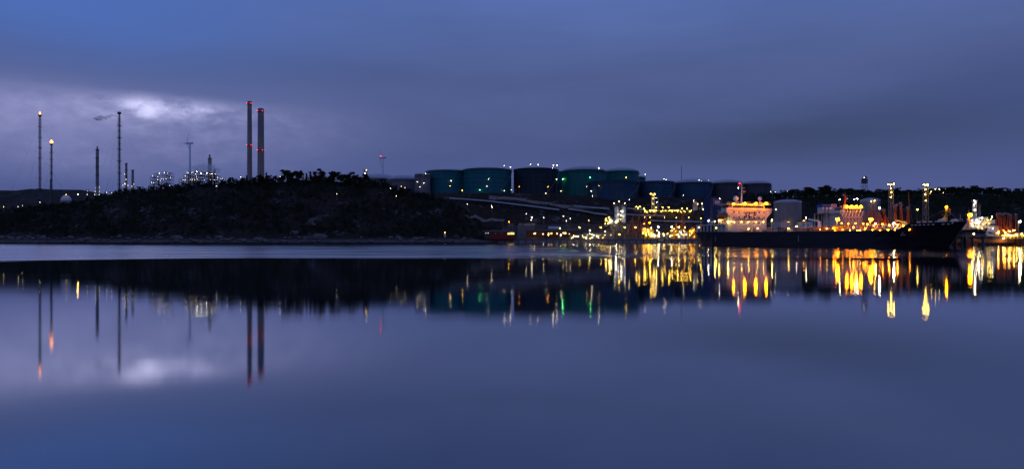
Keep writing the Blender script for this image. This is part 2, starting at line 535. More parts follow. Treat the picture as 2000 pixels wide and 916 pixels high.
# ------------------------------------------------------------------ water
def water_mat():
    m = bpy.data.materials.new('calm_fjord_water'); m.use_nodes = True
    t = NT(m.node_tree); t.n.clear()
    g = t.node('ShaderNodeNewGeometry')
    px_, py_, pz_ = t.xyz(g.outputs['Position'])
    # wind-ruffled belt beyond a wavering edge about 120 m out, calm water nearer
    long = t.comb(t.m('MULTIPLY', px_, 0.012), t.m('MULTIPLY', py_, 0.045), 0.0)
    nl = t.noise(long, 1.0, 3, 0.5)
    fine = t.comb(t.m('MULTIPLY', px_, 0.02), t.m('MULTIPLY', py_, 0.16), 5.0)
    nf = t.noise(fine, 1.0, 3, 0.55)
    edge = t.m('ADD', t.mapr(px_, -95.0, -45.0, 102.0, 121.0, True), t.m('ADD', t.m('MULTIPLY', t.m('SUBTRACT', nl, 0.5), 26.0), t.m('MULTIPLY', t.m('SUBTRACT', nf, 0.5), 14.0)))
    belt = t.mapr(t.m('SUBTRACT', py_, edge), -4.0, 10.0, 0.0, 1.0, True)
    west = t.mapr(px_, -15.0, 65.0, 1.0, 0.0, True)
    slick = t.mapr(nf, 0.42, 0.60, 0.0, 1.0, True)
    far = t.mapr(py_, 330.0, 480.0, 1.0, 0.75)
    rough_w = t.m('MULTIPLY', t.mapr(slick, 0, 1, 0.25, 0.34), far)
    rough_e = t.mapr(slick, 0, 1, 0.10, 0.19)
    rb = t.m('ADD', t.m('MULTIPLY', rough_w, west), t.m('MULTIPLY', rough_e, t.m('SUBTRACT', 1.0, west)))
    rc = t.mapr(nf, 0.3, 0.7, 0.056, 0.078)
    rough = t.m('ADD', t.m('MULTIPLY', rb, belt), t.m('MULTIPLY', rc, t.m('SUBTRACT', 1.0, belt)))
    # slow swell and small ripples tilt the mirror a little
    rip = t.comb(t.m('MULTIPLY', px_, 0.3), t.m('MULTIPLY', py_, 1.3), 0.0)
    nc = t.noise(rip, 1.0, 3, 0.55, color=True)
    r_, g_, b_ = t.node('ShaderNodeSeparateColor').outputs[:3]
    sc = r_.node; t.l.new(nc, sc.inputs[0])
    amp = t.mapr(py_, 20.0, 110.0, 0.003, 0.006)
    tx = t.m('MULTIPLY', t.m('SUBTRACT', r_, 0.5), t.m('MULTIPLY', amp, 0.18))
    ty = t.m('MULTIPLY', t.m('SUBTRACT', g_, 0.5), amp)
    vn = t.node('ShaderNodeVectorMath', operation='NORMALIZE')
    t.l.new(t.comb(tx, ty, 1.0), vn.inputs[0])
    lw = t.node('ShaderNodeLayerWeight'); lw.inputs[0].default_value = 0.5
    s = t.m('SUBTRACT', 1.0, lw.outputs['Facing'])
    q = t.m('DIVIDE', s, 0.31)
    refl = t.m('ADD', t.m('MULTIPLY', t.m('EXPONENT', t.m('MULTIPLY', t.m('MULTIPLY', q, q), -1.0)), 0.95), 0.03)
    gl = t.node('ShaderNodeBsdfGlossy', distribution='BECKMANN')
    gl.inputs['Color'].default_value = (0.95, 0.96, 0.98, 1)
    t.l.new(rough, gl.inputs['Roughness']); t.l.new(vn.outputs[0], gl.inputs['Normal'])
    df = t.node('ShaderNodeBsdfDiffuse'); df.inputs['Color'].default_value = (0.012, 0.02, 0.035, 1)
    mx = t.node('ShaderNodeMixShader')
    t.l.new(refl, mx.inputs[0]); t.l.new(df.outputs[0], mx.inputs[1]); t.l.new(gl.outputs[0], mx.inputs[2])
    out = t.node('ShaderNodeOutputMaterial'); t.l.new(mx.outputs[0], out.inputs[0])
    return m
wm = MB().add([(-4000, -3000, 0), (4000, -3000, 0), (4000, 900, 0), (-4000, 900, 0)], [(0, 1, 2, 3)])
wm.build('water', water_mat(), kind='structure', label='calm dark blue fjord water mirroring sky and lights')

# ------------------------------------------------------------------ vegetation
def leaf_cloud(centres, radii, per, size, squash=0.7, r=None):
    """triangles spread through blobs: returns numpy verts (n*3,3)"""
    r = r or np.random.default_rng(1)
    C = np.repeat(np.asarray(centres, float), per, axis=0)
    R = np.repeat(np.asarray(radii, float), per)
    n = len(C)
    d = r.normal(size=(n, 3)); d /= np.linalg.norm(d, axis=1)[:, None]
    rad = R * r.uniform(0.25, 1.0, n) ** 0.6
    P = C + d * rad[:, None] * np.array([1, 1, squash])
    S = r.uniform(0.6, 1.3, n) * size
    a = r.normal(size=(n, 3)); a /= np.linalg.norm(a, axis=1)[:, None]
    b = np.cross(a, r.normal(size=(n, 3))); b /= np.linalg.norm(b, axis=1)[:, None]
    T = np.empty((n, 3, 3))
    T[:, 0] = P + a * S[:, None]; T[:, 1] = P - a * S[:, None] * 0.5 + b * S[:, None] * 0.6; T[:, 2] = P - a * S[:, None] * 0.5 - b * S[:, None] * 0.6
    return T.reshape(-1, 3)
def tri_mesh(name, V, m):
    me = bpy.data.meshes.new(name)
    n = len(V)
    me.vertices.add(n); me.vertices.foreach_set('co', V.astype(np.float32).ravel())
    me.loops.add(n); me.loops.foreach_set('vertex_index', np.arange(n, dtype=np.int32))
    me.polygons.add(n // 3); me.polygons.foreach_set('loop_start', np.arange(0, n, 3, dtype=np.int32))
    me.update(calc_edges=True)
    me.materials.append(m)
    return me
TREES = []
for k in range(9):
    r = np.random.default_rng(20 + k)
    H = 7.0
    trunk = MB(); cs, rs = [], []
    if k < 4:        # coastal pine: bare stem, flat uneven top
        top = Vector((r.uniform(-0.5, 0.5), r.uniform(-0.5, 0.5), H * 0.86))
        trunk.cyl((0, 0, -1), top, 0.22, 0.08, 6)
        for j in range(11):
            a = r.uniform(0, 6.28); q = r.uniform(0.3, 2.4); z = r.uniform(0.30, 0.95) * H
            c = (q * math.cos(a), q * math.sin(a), z)
            trunk.cyl((top.x * z / H, top.y * z / H, z * 0.85), c, 0.07, 0.03, 4)
            cs.append(c); rs.append(r.uniform(0.8, 1.4))
        V = leaf_cloud(cs, rs, 80, 0.42, 0.65, r); m = M_LEAF
    elif k < 7:      # spruce-like: ragged cone
        trunk.cyl((0, 0, -1), (0, 0, H), 0.2, 0.04, 6)
        for j in range(13):
            s = j / 12; a = r.uniform(0, 6.28); q = (1 - s) * 1.25 * r.uniform(0.3, 1)
            cs.append((q * math.cos(a), q * math.sin(a), H * (0.15 + 0.85 * s))); rs.append(0.3 + 0.75 * (1 - s))
        V = leaf_cloud(cs, rs, 55, 0.38, 0.7, r); m = M_LEAF
    else:            # bare winter birch: fine twigs
        trunk.cyl((0, 0, -1), (0.2, 0, H * 0.8), 0.16, 0.05, 6)
        for j in range(14):
            a = r.uniform(0, 6.28); q = r.uniform(0.6, 2.0); z = r.uniform(0.5, 1.0) * H
            c = (q * math.cos(a), q * math.sin(a), z)
            trunk.cyl((0.1, 0, z * 0.6), c, 0.06, 0.02, 4)
            cs.append(c); rs.append(r.uniform(0.5, 1.0))
        V = leaf_cloud(cs, rs, 46, 0.32, 0.9, r); m = M_LEAF2
    TREES.append((simple_mesh(trunk, M_BARK), tri_mesh('crown', V, m), ('wind-bent pine', 'pointed spruce', 'bare birch')[0 if k < 4 else 1 if k < 7 else 2]))
def tree(k, x, y, s, label, group):
    tr, cr, kind = TREES[k]
    t = thing(kind.split()[-1] + '_tree', label(kind), 'tree', (x, y, terr(x, y)), rng.uniform(0, 6.28), group)
    fat = 1.35 if x > 150 else 1.0
    t.scale = (s * fat * rng.uniform(0.85, 1.25), s * fat * rng.uniform(0.85, 1.25), s)
    t.location.z -= 0.09 * 7 * s
    link_mesh('trunk', tr, t)
    link_mesh('crown', cr, t)
    return t
zones = [(-560, 225, 'on the headland skyline west of the flare stacks', 0.55), (225, 345, 'on the skyline below the small refinery stacks', 0.75),
         (345, 460, 'on the skyline below the domed refinery unit', 0.75), (460, 570, 'on the headland top beside the twin chimneys', 1.15),
         (570, 720, 'on the headland top east of the twin chimneys', 1.2), (720, 850, 'on the headland shoulder before the grey tanks', 0.8)]
for a, b, ph, s0 in zones:
    a = max(a, -30)
    n = int((b - a) / 4.2)
    for i in range(n):
        px = a + (b - a) * (i + rng.random()) / n
        y = CREST_Y + rng.uniform(-14, 6)
        x = (px - 1000) / F_PX * y
        k = rng.choice([0, 1, 2, 3, 0, 1, 2, 3, 4, 5, 6, 7, 8])
        tree(k, x, y, s0 * rng.choice([rng.uniform(0.65, 1.1), rng.uniform(0.9, 1.35), rng.uniform(1.2, 1.75)]), lambda kd: 'dark ' + kd + ' ' + ph, 'trees ' + ph)
for a, b, ph in [(1505, 1560, 'on the ridge behind the pale storage silo'), (1560, 1640, 'on the ridge beside the two tall pines'), (1640, 1730, 'on the ridge below the water tower'),
                 (1730, 1840, 'on the ridge between the lattice light towers'), (1840, 2010, 'on the east ridge above the red loading arms')]:
    n = int((b - a) / 4.2)
    for i in range(n):
        px = a + (b - a) * (i + rng.random()) / n
        y = TERR_Y + rng.uniform(-18, 0)
        x = (px - 1000) / F_PX * y
        k = rng.choice([0, 1, 2, 3, 4, 7, 8, 0, 1, 2])
        tree(k, x, y, rng.uniform(0.9, 1.6), lambda kd: 'dark ' + kd + ' ' + ph, 'trees ' + ph)
for px, s, lb in ((1578, 2.3, 'shorter of the two tall pines rising above the east ridge'), (1612, 2.5, 'taller broad pine rising above the east ridge')):
    tree(2 if px < 1600 else 0, (px - 1000) / F_PX * 775, 775, s, lambda kd: lb, 'two tall pines')

def scrub(name, n, area, label, m, hs, per, size, seed):
    r = np.random.default_rng(seed); rr = random.Random(seed)
    C, R = [], []
    while len(C) < n * 3:
        x, y = area(rr)
        d = y - ip(x, SHORE)
        if d < 9:
            continue
        if mnoise.noise(Vector((x * 0.03, y * 0.03, seed))) < -0.25:
            continue
        h = rr.uniform(*hs)
        z = terr(x, y)
        for q in range(3):
            C.append((x + rr.uniform(-0.35, 0.35) * h, y + rr.uniform(-0.3, 0.3) * h, z + h * (0.25 + 0.3 * q)))
            R.append(h * (0.42 - 0.09 * q))
    o = bpy.data.objects.new(name, tri_mesh(name, leaf_cloud(C, R, per, size, 0.8, r), m))
    COL.objects.link(o)
    o['kind'] = 'stuff'; o['label'] = label; o['category'] = 'shrubs'
    return o
head = lambda rr: ((rr.uniform(-20, 960) - 1000) / F_PX * 660, rr.uniform(600, 712))
east = lambda rr: ((rr.uniform(1480, 2060) - 1000) / F_PX * 740, 800 - 185 * rr.random() ** 1.4)
slope = lambda rr: ((rr.uniform(890, 1480) - 1000) / F_PX * 735, rr.uniform(705, 782))
scrub('pine_scrub', 2300, head, 'dark evergreen scrub covering the headland slope', M_LEAF, (2.5, 6.5), 16, 0.60, 3)
scrub('heath_scrub', 1100, head, 'brown leafless scrub between headland rocks', M_LEAF2, (1.5, 4.5), 13, 0.50, 4)
scrub('ridge_wood', 1700, east, 'dark woodland covering the east ridge', M_LEAF, (3.5, 8.5), 16, 0.7, 5)
scrub('slope_scrub', 420, slope, 'low brown scrub on the slope below the tanks', M_LEAF2, (0.8, 2.6), 10, 0.32, 6)

# shoreline boulders
def rock_mesh(seed):
    r = random.Random(seed)
    mb = MB().ball((0, 0, 0), 1.0, nu=9, nv=6)
    mb.v = [tuple(c * (1 + 0.35 * mnoise.noise(Vector(p) * 1.3 + Vector((seed * 3.1, 0, 0)))) for c in p) for p in mb.v]
    return simple_mesh(mb, M_ROCK)
ROCKS = [rock_mesh(k) for k in range(6)]
for (a, b, n, ph) in [(-25, 85, 26, 'in the rubble bank at the west end of the shore'), (85, 330, 26, 'along the waterline below the west headland'),
                      (330, 620, 40, 'along the waterline below the twin chimneys'), (620, 940, 26, 'along the waterline of the east headland')]:
    for i in range(n):
        px = a + (b - a) * (i + rng.random()) / n
        x0 = (px - 1000) / F_PX * 600
        y = ip(x0, SHORE) + rng.uniform(0.5, 7 if a > 0 else 13)
        x = (px - 1000) / F_PX * y
        s = rng.uniform(0.8, 2.4)
        o = link_mesh('boulder', rng.choice(ROCKS), None, (x, y, terr(x, y) + 0.15 * s), (s * rng.uniform(1, 1.9), s, s * rng.uniform(0.5, 0.9)), rng.uniform(-0.5, 0.5))
        tag(o, 'weathered grey granite boulder ' + ph, 'boulder', 'boulders ' + ph)
for px, py, s, ph in [(345, 466, 5.5, 'pale flat rock slab at the shore below the domed refinery unit'), (610, 440, 6, 'rounded bare granite knoll halfway up the headland'),
                      (625, 462, 7, 'ribbed granite outcrop by the water east of the chimneys'), (575, 455, 4.5, 'smaller granite outcrop below the twin chimneys'),
                      (505, 466, 4.5, 'low granite outcrop by the water directly under the chimneys')]:
    y = march(px, py, 0.5, 590)
    p = at(px, py, y)
    o = link_mesh('rock_outcrop', ROCKS[int(s * 2) % 6], None, (p.x, p.y, terr(p.x, p.y)), (s, s * 0.6, s * 0.45), 0.2)
    tag(o, ph, 'rock')

# ------------------------------------------------------------------ roads and pipelines on the slope
def ribbon(name, pts, width, m, label, lift=0.25):
    P = [at(px, py, march(px, py, 0.2, 620)) for px, py in pts]
    Q = []
    for a, b in zip(P, P[1:]):
        k = max(2, int((b - a).length / 5))
        Q += [a.lerp(b, i / k) for i in range(k)]
    Q.append(P[-1])
    mb = MB(); rows = []
    for i, q in enumerate(Q):
        d = (Q[min(i + 1, len(Q) - 1)] - Q[max(i - 1, 0)]); d.z = 0; d.normalize()
        s = Vector((-d.y, d.x, 0))
        row = []
        for o in (-1, -0.5, 0, 0.5, 1):
            p = q + s * o * width / 2
            row.append((p.x, p.y, terr(p.x, p.y) + lift))
        rows.append(row)
    mb.loft(rows)
    return mb.build(name, m, kind='structure', label=label)
ribbon('terrace_road', [(955, 386), (985, 388), (1030, 393), (1070, 399), (1100, 404), (1150, 407), (1190, 409)], 7, M_ROAD, 'gravel road along the slope below the oil tanks', 0.5)
ribbon('embankment_path', [(908, 423), (930, 426), (960, 430), (985, 433)], 4, M_ROAD, 'pale path on the slope above the red shed', 0.7)
ribbon('quay_ramp', [(1012, 440), (1022, 444), (1032, 448), (1045, 450)], 7, M_ROAD, 'pale ramp road running down to the quay', 0.8)

def pipe_run(label, pts, n_pipes, gap, rad, clear, name='pipe_rack'):
    P = [at(px, py, march(px, py, clear, 640)) for px, py in pts]
    t = thing(name, label, 'pipeline', tuple(P[0]))
    L = [p - P[0] for p in P]
    for k in range(n_pipes):
        off = Vector((0, (k - (n_pipes - 1) / 2) * gap, (k % 2) * 0.5))
        MB().path([p + off for p in L], rad, 7).build('pipe', M_PIPE, t)
    for a, b in zip(L, L[1:]):
        k = max(1, int((b - a).length / 9))
        for i in range(k):
            q = a.lerp(b, i / k)
            z = terr(P[0].x + q.x, P[0].y + q.y) - P[0].z
            wd = n_pipes * gap / 2
            mb = MB()
            for s in (-1, 1):
                mb.bar((q.x, q.y + s * wd, z - 0.4), (q.x, q.y + s * wd, q.z + 0.2), 0.14)
            mb.bar((q.x, q.y - wd, q.z - rad - 0.1), (q.x, q.y + wd, q.z - rad - 0.1), 0.16)
            mb.build('trestle', M_DARK, t)
    return t
pipe_run('long pale pipeline descending the slope below the teal tanks', [(878, 388), (905, 389.5), (950, 393), (1000, 399), (1050, 405), (1092, 410.5)], 4, 1.6, 0.55, 3.5)
pipe_run('short pale pipe bundle ending above the twin white silos', [(1110, 409), (1135, 412), (1160, 417), (1185, 420)], 5, 1.5, 0.45, 3.0)
pipe_run('thin upper pipeline behind the twin white silos', [(1120, 402), (1150, 405), (1190, 409)], 2, 1.4, 0.4, 2.5)

# ------------------------------------------------------------------ oil tanks on the terrace
def tank(label, px0, px1, py_top, py_base, Y, m, roof='dome', roof_m=None, lamps=(), dome_px=4.0, zbase=None, stair=True, group='oil storage tanks', name='oil_tank'):
    R = (px1 - px0) / 2 / F_PX * Y
    c = at((px0 + px1) / 2, py_top + 0.6 * (468 - py_top) * R / Y, Y)
    zb = at(0, py_base, Y).z if zbase is None else zbase
    g = min(terr(c.x, c.y - R), zb) - 1.0
    H = c.z - zb
    t = thing(name, label, 'storage tank', (c.x, c.y, zb), 0, group)
    courses = max(5, int(H / 2.6))
    prof = [(R + 0.02, g - zb)]
    for k in range(courses):
        rr = R - 0.03 * k
        prof += [(rr, H * k / courses), (rr, H * (k + 1) / courses - 0.06)]
    MB().lathe(prof, 56).build('shell', m, t)
    rm = roof_m or M_ROOFT
    if roof == 'dome':
        dh = dome_px / F_PX * Y + R * 0.11
        MB().lathe([(R * math.cos(a), H + 0.05 + dh * math.sin(a)) for a in [i * math.pi / 2 / 7 for i in range(7)]] + [(R * 0.05, H + 0.05 + dh)], 40).build('roof', rm, t, smooth=True)
    else:
        MB().lathe([(R - 0.3, H - 1.6), (R * 0.5, H - 1.8), (0.1, H - 1.5)], 40).build('floating_roof', rm, t)
    for z, nm in ((H - 0.5, 'top_rim'), (H - 2.6, 'wind_girder')):
        MB().lathe([(R - 0.1, z - 0.18), (R + 0.55, z - 0.15), (R + 0.55, z + 0.15), (R - 0.1, z + 0.2)], 56, capt=False).build(nm, m, t)
    if roof != 'dome':
        for k in range(1, 5):
            z = H * k / 5
            MB().lathe([(R - 0.1, z - 0.16), (R + 0.3, z - 0.12), (R + 0.3, z + 0.12), (R - 0.1, z + 0.16)], 56, capt=False).build('stiffener_ring', m, t)
    rail = MB()
    n = 40
    for k in range(n):
        a0, a1 = 2 * math.pi * k / n, 2 * math.pi * (k + 1) / n
        p0 = (R * math.cos(a0), R * math.sin(a0)); p1 = (R * math.cos(a1), R * math.sin(a1))
        rail.bar((*p0, H), (*p0, H + 1.1), 0.05); rail.bar((*p0, H + 1.1), (*p1, H + 1.1), 0.05)
    rail.build('handrail', M_STEEL, t)
    if stair:
        st = MB(); a0 = -math.pi / 2 + 0.5
        for k in range(36):
            a = a0 + k * 0.028; z = H * k / 36
            st.box(-0.1, 0.1, -0.1, 0.1, 0, 0.1)
            ca, sa = math.cos(a), math.sin(a)
            p0 = (R * ca, R * sa, z); p1 = ((R + 1.1) * ca, (R + 1.1) * sa, z)
            st.bar(p0, p1, 0.14)
            if k:
                st.bar(pp, p1, 0.1); st.bar((pp[0], pp[1], pp[2] + 1.1), (p1[0], p1[1], p1[2] + 1.1), 0.06)
            pp = p1
        st.build('spiral_stair', M_STEEL, t)
    for px, py, c_, s_ in lamps:
        dxp = (px - 1000) / F_PX * Y - c.x
        dxp = max(-R, min(R, dxp))
        dyp = -math.sqrt(max(0.0, R * R - dxp * dxp)) - 1.3
        Yl = Y + dyp
        q = at(px, py, Yl)
        lx, lz = q.x - c.x, q.z - zb
        mb = MB()
        if lz > H:
            mb.bar((lx, dyp + 0.9, H - 1), (lx, dyp + 0.9, lz + 0.5), 0.12); mb.bar((lx, dyp + 0.9, lz + 0.5), (lx, dyp, lz + 0.5), 0.1)
        else:
            mb.bar((lx, dyp + 1.2, lz + 0.5), (lx, dyp, lz + 0.5), 0.12)
        br = mb.build('lamp_bracket', M_STEEL, t)
        fixture(br, (lx, dyp, lz), c_, s_, 'floodlight')
    return t
tank('pale grey dome-roofed tank half hidden by headland trees', 700, 778, 349.5, 372, 900, M_GREYT, dome_px=7, stair=False, lamps=[])
tank('grey tank with pale domed roof rising behind headland trees', 757, 822, 350.5, 376, 860, M_GREYT, dome_px=6, lamps=[(762, 349, 'd', 's')])
tank('narrow beige-grey tank beside the westernmost teal tank', 810, 841, 341, 378, 822, M_GREYT, dome_px=1.5, stair=False, lamps=[(815, 355.5, 'd', 's'), (828, 357.5, 'd', 's'), (820, 365, 'd', 's'), (831, 339, 'd', 's')])
tank('westernmost teal tank, slightly lower than its teal neighbour', 832, 918, 333, 378, 850, M_TEAL, 'float', M_ROOFD, lamps=[(881, 353, 'd', 's')])
tank('broad teal tank with a green lamp near its foot', 904, 999, 329.5, 378, 835, M_TEAL, 'float', M_ROOFD, lamps=[(937, 371, 'g', 's'), (954, 350, 'd', 's'), (951, 364, 'd', 's'), (985, 373, 'd', 's'), (999, 371, 'd', 's'), (985, 324, 'd', 's'), (997, 326.5, 'd', 'm')])
tank('near-black tank with four bright lamps on its rim', 1003, 1090, 329, 377, 840, M_UNLITT, 'float', M_ROOFD, lamps=[(1036, 321.5, 'd', 's'), (1051, 321.5, 'd', 's'), (1081, 323, 'd', 'm'), (1088, 323, 'd', 'm'), (1079, 328, 'd', 's')])
tank('dark teal tank wedged between the black and green tanks', 1062, 1110, 335, 378, 900, M_TEAL, 'float', M_ROOFD, stair=False)
tank('green tank with pale domed roof and green-lit edge', 1097, 1182, 332.5, 379, 850, M_GREENT, dome_px=5, lamps=[(1099, 350, 'g', 'm'), (1096, 373, 'd', 's'), (1170, 328.5, 'd', 'm'), (1153, 347, 'g', 's')])
tank('second green tank, with pale roof, behind the slate blue tanks', 1177, 1247, 334.5, 380, 885, M_GREENT, dome_px=4.5, lamps=[(1177, 331, 'd', 's')])
tank('small dark green tank just visible behind the green tank', 1200, 1260, 346, 380, 960, M_GREENT, dome_px=1, stair=False, lamps=[(1260, 341, 'd', 's'), (1247, 341.5, 'd', 's')])
tank('wide slate blue tank in front of the green tanks', 1149, 1246, 353.5, 386, 808, M_BLUET, 'float', M_ROOFD, lamps=[(1170, 363, 'e', 's'), (1155, 373, 'd', 'm'), (1157, 383, 'd', 's'), (1231, 364, 'd', 's'), (1223, 347, 'e', 'm')])
tank('second slate blue tank with a yellow lamp on its wall', 1244, 1316, 354, 387, 822, M_BLUET, 'float', M_ROOFD, lamps=[(1297.5, 365.5, 'e', 's'), (1297, 349.5, 'd', 's'), (1301, 351.5, 'd', 's'), (1314, 365, 'd', 's')])
tank('dark blue tank with pale domed roof and one bright roof lamp', 1315, 1389, 356.5, 388, 835, M_BLUET, dome_px=4.5, lamps=[(1366, 351.5, 'd', 's'), (1370, 353, 'd', 's'), (1384, 353, 'd', 'm')])
tank('grey-green tank with pale domed roof behind the lit bridge', 1388, 1449, 357.5, 390, 845, M_DGREYT, dome_px=4.5)
tank('easternmost dark grey tank with a single lamp on its rim', 1446, 1504, 359, 390, 850, M_DGREYT, dome_px=4, lamps=[(1500, 356.5, 'd', 's')])

# access tower beside the twin roofs and thin antenna
def lattice_thing(name, label, cat, px, py_top, Y, w0, w1, n, m, z0=None, r=0.12, lamps=(), group=None):
    p = at(px, py_top, Y)
    zb = terr(p.x, p.y) if z0 is None else z0
    t = thing(name, label, cat, (p.x, p.y, zb), 0, group)
    H = p.z - zb
    MB().lattice((0, 0, 0), (0, 0, H), w0, w1, n, r).build('lattice_mast', m, t)
    pl = MB().box(-w1 * 0.9, w1 * 0.9, -w1 * 0.9, w1 * 0.9, H, H + 0.2)
    for s in (-1, 1):
        for q in (-1, 1):
            pl.bar((s * w1 * 0.85, q * w1 * 0.85, H), (s * w1 * 0.85, q * w1 * 0.85, H + 1.1), 0.06)
        pl.bar((-w1 * 0.85, s * w1 * 0.85, H + 1.1), (w1 * 0.85, s * w1 * 0.85, H + 1.1), 0.06)
    pl.build('platform', m, t)
    lad = MB()
    for k in range(int(H / 0.8)):
        lad.bar((-0.35, -w0 / 2 * 0.3, k * 0.8), (0.35, -w0 / 2 * 0.3, k * 0.8), 0.04)
    lad.build('ladder', m, t)
    for lx, ly, c, s in lamps:
        q = at(lx, ly, Y - w1)
        a = MB().bar((max(-w1, min(w1, q.x - p.x)), 0, min(H, q.z - zb + 0.3)), (q.x - p.x, -w1, q.z - zb + 0.4), 0.1).build('lamp_bracket', m, t)
        fixture(a, (q.x - p.x, -w1, q.z - zb), c, s, 'floodlight')
    return t
lattice_thing('antenna_mast', 'thin antenna mast above the slate blue tanks', 'mast', 1331, 326, 900, 0.6, 0.3, 18, M_DARK, r=0.06)
lattice_thing('stair_tower', 'small lit tower above the trees left of the grey tanks', 'tower', 714, 333, 880, 4, 3.5, 9, M_DARK, lamps=[(715.5, 332.5, 'e', 'm'), (713, 339, 'd', 'm')])

# ------------------------------------------------------------------ refinery behind the headland
def chimney(label, px, wpx, py_top, Y, lights):
    p = at(px, py_top, Y); R = wpx / 2 / F_PX * Y
    zb = terr(p.x, p.y) - 1
    H = p.z - zb
    t = thing('chimney', label, 'chimney', (p.x, p.y, zb), 0, 'twin refinery chimneys')
    for k, (s0, s1, m) in enumerate(((0, 0.42, M_CONC), (0.42, 0.70, M_CONC), (0.70, 0.93, M_CONCD), (0.93, 1.0, M_CONC))):
        MB().lathe([(R * (1.12 - 0.14 * s0) - 0.03 * k, H * s0), (R * (1.12 - 0.14 * s1) - 0.03 * k, H * s1)], 20).build('shaft_section', m, t, smooth=False)
    MB().lathe([(R * 0.85, H - 0.5), (R * 0.85, H + 1.0), (R * 0.7, H + 1.0)], 20).build('flue_rim', M_DARK, t)
    for py in lights:
        z = at(px, py, Y).z - zb
        mb = MB().lathe([(R * 0.9, z - 1.0), (R + 0.9, z - 0.8), (R + 0.9, z - 0.6), (R * 0.9, z - 0.5)], 16, capt=False)
        for k in range(12):
            a = k * math.pi / 6
            mb.bar(((R + 0.85) * math.cos(a), (R + 0.85) * math.sin(a), z - 0.7), ((R + 0.85) * math.cos(a), (R + 0.85) * math.sin(a), z + 0.5), 0.06)
        g = mb.build('gallery', M_DARK, t)
        for a in (-2.35, -0.8, 0.8, 2.35):
            link_mesh('beacon', BULB['r'], g, ((R + 1.1) * math.cos(a), (R + 1.1) * math.sin(a), z), (0.34, 0.34, 0.4))
    return t
chimney('taller and slimmer of the two refinery chimneys with red beacons', 487.5, 8.6, 200, 830, (203, 284))
chimney('shorter and thicker of the two refinery chimneys with red beacons', 509.5, 11.8, 214, 830, (218, 294))

def guyed_flare(label, px, py_top, Y, width, flame, tripod=False, py_base=None, group='flare stacks', tip=True):
    p = at(px, py_top, Y)
    zb = terr(p.x, p.y) - 0.5 if py_base is None else at(px, py_base, Y).z
    H = p.z - zb
    t = thing('flare_stack', label, 'flare stack', (p.x, p.y, zb), 0, group)
    w_ = width / F_PX * Y
    MB().cyl((0, 0, -2), (0, 0, H), w_ * 0.34, w_ * 0.30, 10).build('riser', M_DARK, t)
    MB().lattice((0, 0, 0), (0, 0, H * 0.985), w_, w_, int(H / 4), 0.10).build('lattice_mast', M_DARK, t)
    for k in range(1, 8):
        z = H * k / 8
        MB().box(-w_ * 1.0, w_ * 1.0, -w_, w_, z, z + 0.3).build('platform', M_DARK, t)
    MB().lathe([(w_ * 0.4, H), (w_ * 0.9, H + 0.6), (w_ * 0.9, H + 3.2), (w_ * 0.7, H + 3.3)], 10).build('flare_tip', M_DARK, t)
    for k in range(3):
        a = k * 2.0944 + 0.4
        for s in (0.55, 0.95):
            q = H * 0.42 * (1 if s > 0.9 else 0.7)
            MB().cyl((0, 0, H * s), (q * math.cos(a), q * math.sin(a), 0), 0.055, n=3).build('guy_wire', M_STEEL, t)
    if tripod:
        for k in range(3):
            a = k * 2.0944 + 0.5
            MB().bar((w_ * 0.3 * math.cos(a), w_ * 0.3 * math.sin(a), 12), (5.2 * math.cos(a), 5.2 * math.sin(a), -1), 0.5).build('base_leg', M_DARK, t)
        MB().lathe([(5.0, -1), (3.2, 4.2), (0.8, 11.5)], 4).build('base_cone', M_DARK, t)
    if flame:
        fw, fh = flame
        fl = MB().lathe([(fw * 0.35, 0), (fw * 0.8, fh * 0.18), (fw, fh * 0.36), (fw * 0.7, fh * 0.62), (fw * 0.3, fh * 0.85), (0.03, fh)], 10)
        fl.v = [(x + 0.25 * math.sin(z * 0.9) * z * 0.12, y, z + H + 3.2) for x, y, z in fl.v]
        fl.build('flame', EM['f'], t, smooth=True)
    return t
guyed_flare('tallest flare mast at the west end with a small flame', 78, 229, 880, 3.0, (1.1, 4.4), True, 389)
guyed_flare('shorter flare mast beside it with the larger orange flame', 100.5, 285, 900, 2.6, (2.1, 5.2), False, 392)
f3 = guyed_flare('unlit flare stack trailing dark smoke to the left', 233, 224, 870, 3.6, None, False)
link_mesh('pilot_flame', BULB['f'], f3, (0.6, -1.2, at(233, 222, 870).z - f3.location.z), (0.7, 0.7, 0.7))

def vol_mat(name, color, dens, absorb=None):
    m = bpy.data.materials.new(name); m.use_nodes = True
    t = NT(m.node_tree); t.n.clear()
    v = t.node('ShaderNodeVolumePrincipled')
    v.inputs['Color'].default_value = (*color, 1)
    v.inputs['Density'].default_value = dens
    o = t.node('ShaderNodeOutputMaterial'); t.l.new(v.outputs[0], o.inputs['Volume'])
    return m
def plume(name, label, balls, m):
    """lumpy closed bodies of smoke, each its own shell inside one object"""
    mb = MB()
    c0 = balls[0][0]
    for k, (c, r, sx, sz) in enumerate(balls):
        o = len(mb.v)
        mb.ball((0, 0, 0), r, sx, 1, sz, 14, 9)
        for i in range(o, len(mb.v)):
            p = Vector(mb.v[i]); q = 1 + 0.4 * mnoise.noise(p * (1.2 / r) + Vector((k * 5.3, 0, 0)))
            mb.v[i] = tuple(p * q + Vector(c))
    o = mb.build(name, m, smooth=True)
    o['kind'] = 'stuff'; o['label'] = label; o['category'] = 'smoke'
    return o
sm = []
for k in range(7):
    s = k / 6
    sm.append((at(231.5 - 40 * s, 223.5 + 9 * s + 1.5 * math.sin(k * 2.1), 870), 1.4 + 2.0 * s, 1.9, 0.75))
plume('smoke_plume', 'dark smoke drifting left from the unlit flare stack', sm, vol_mat('dark_smoke', (0.05, 0.05, 0.06), 0.11))
st = []
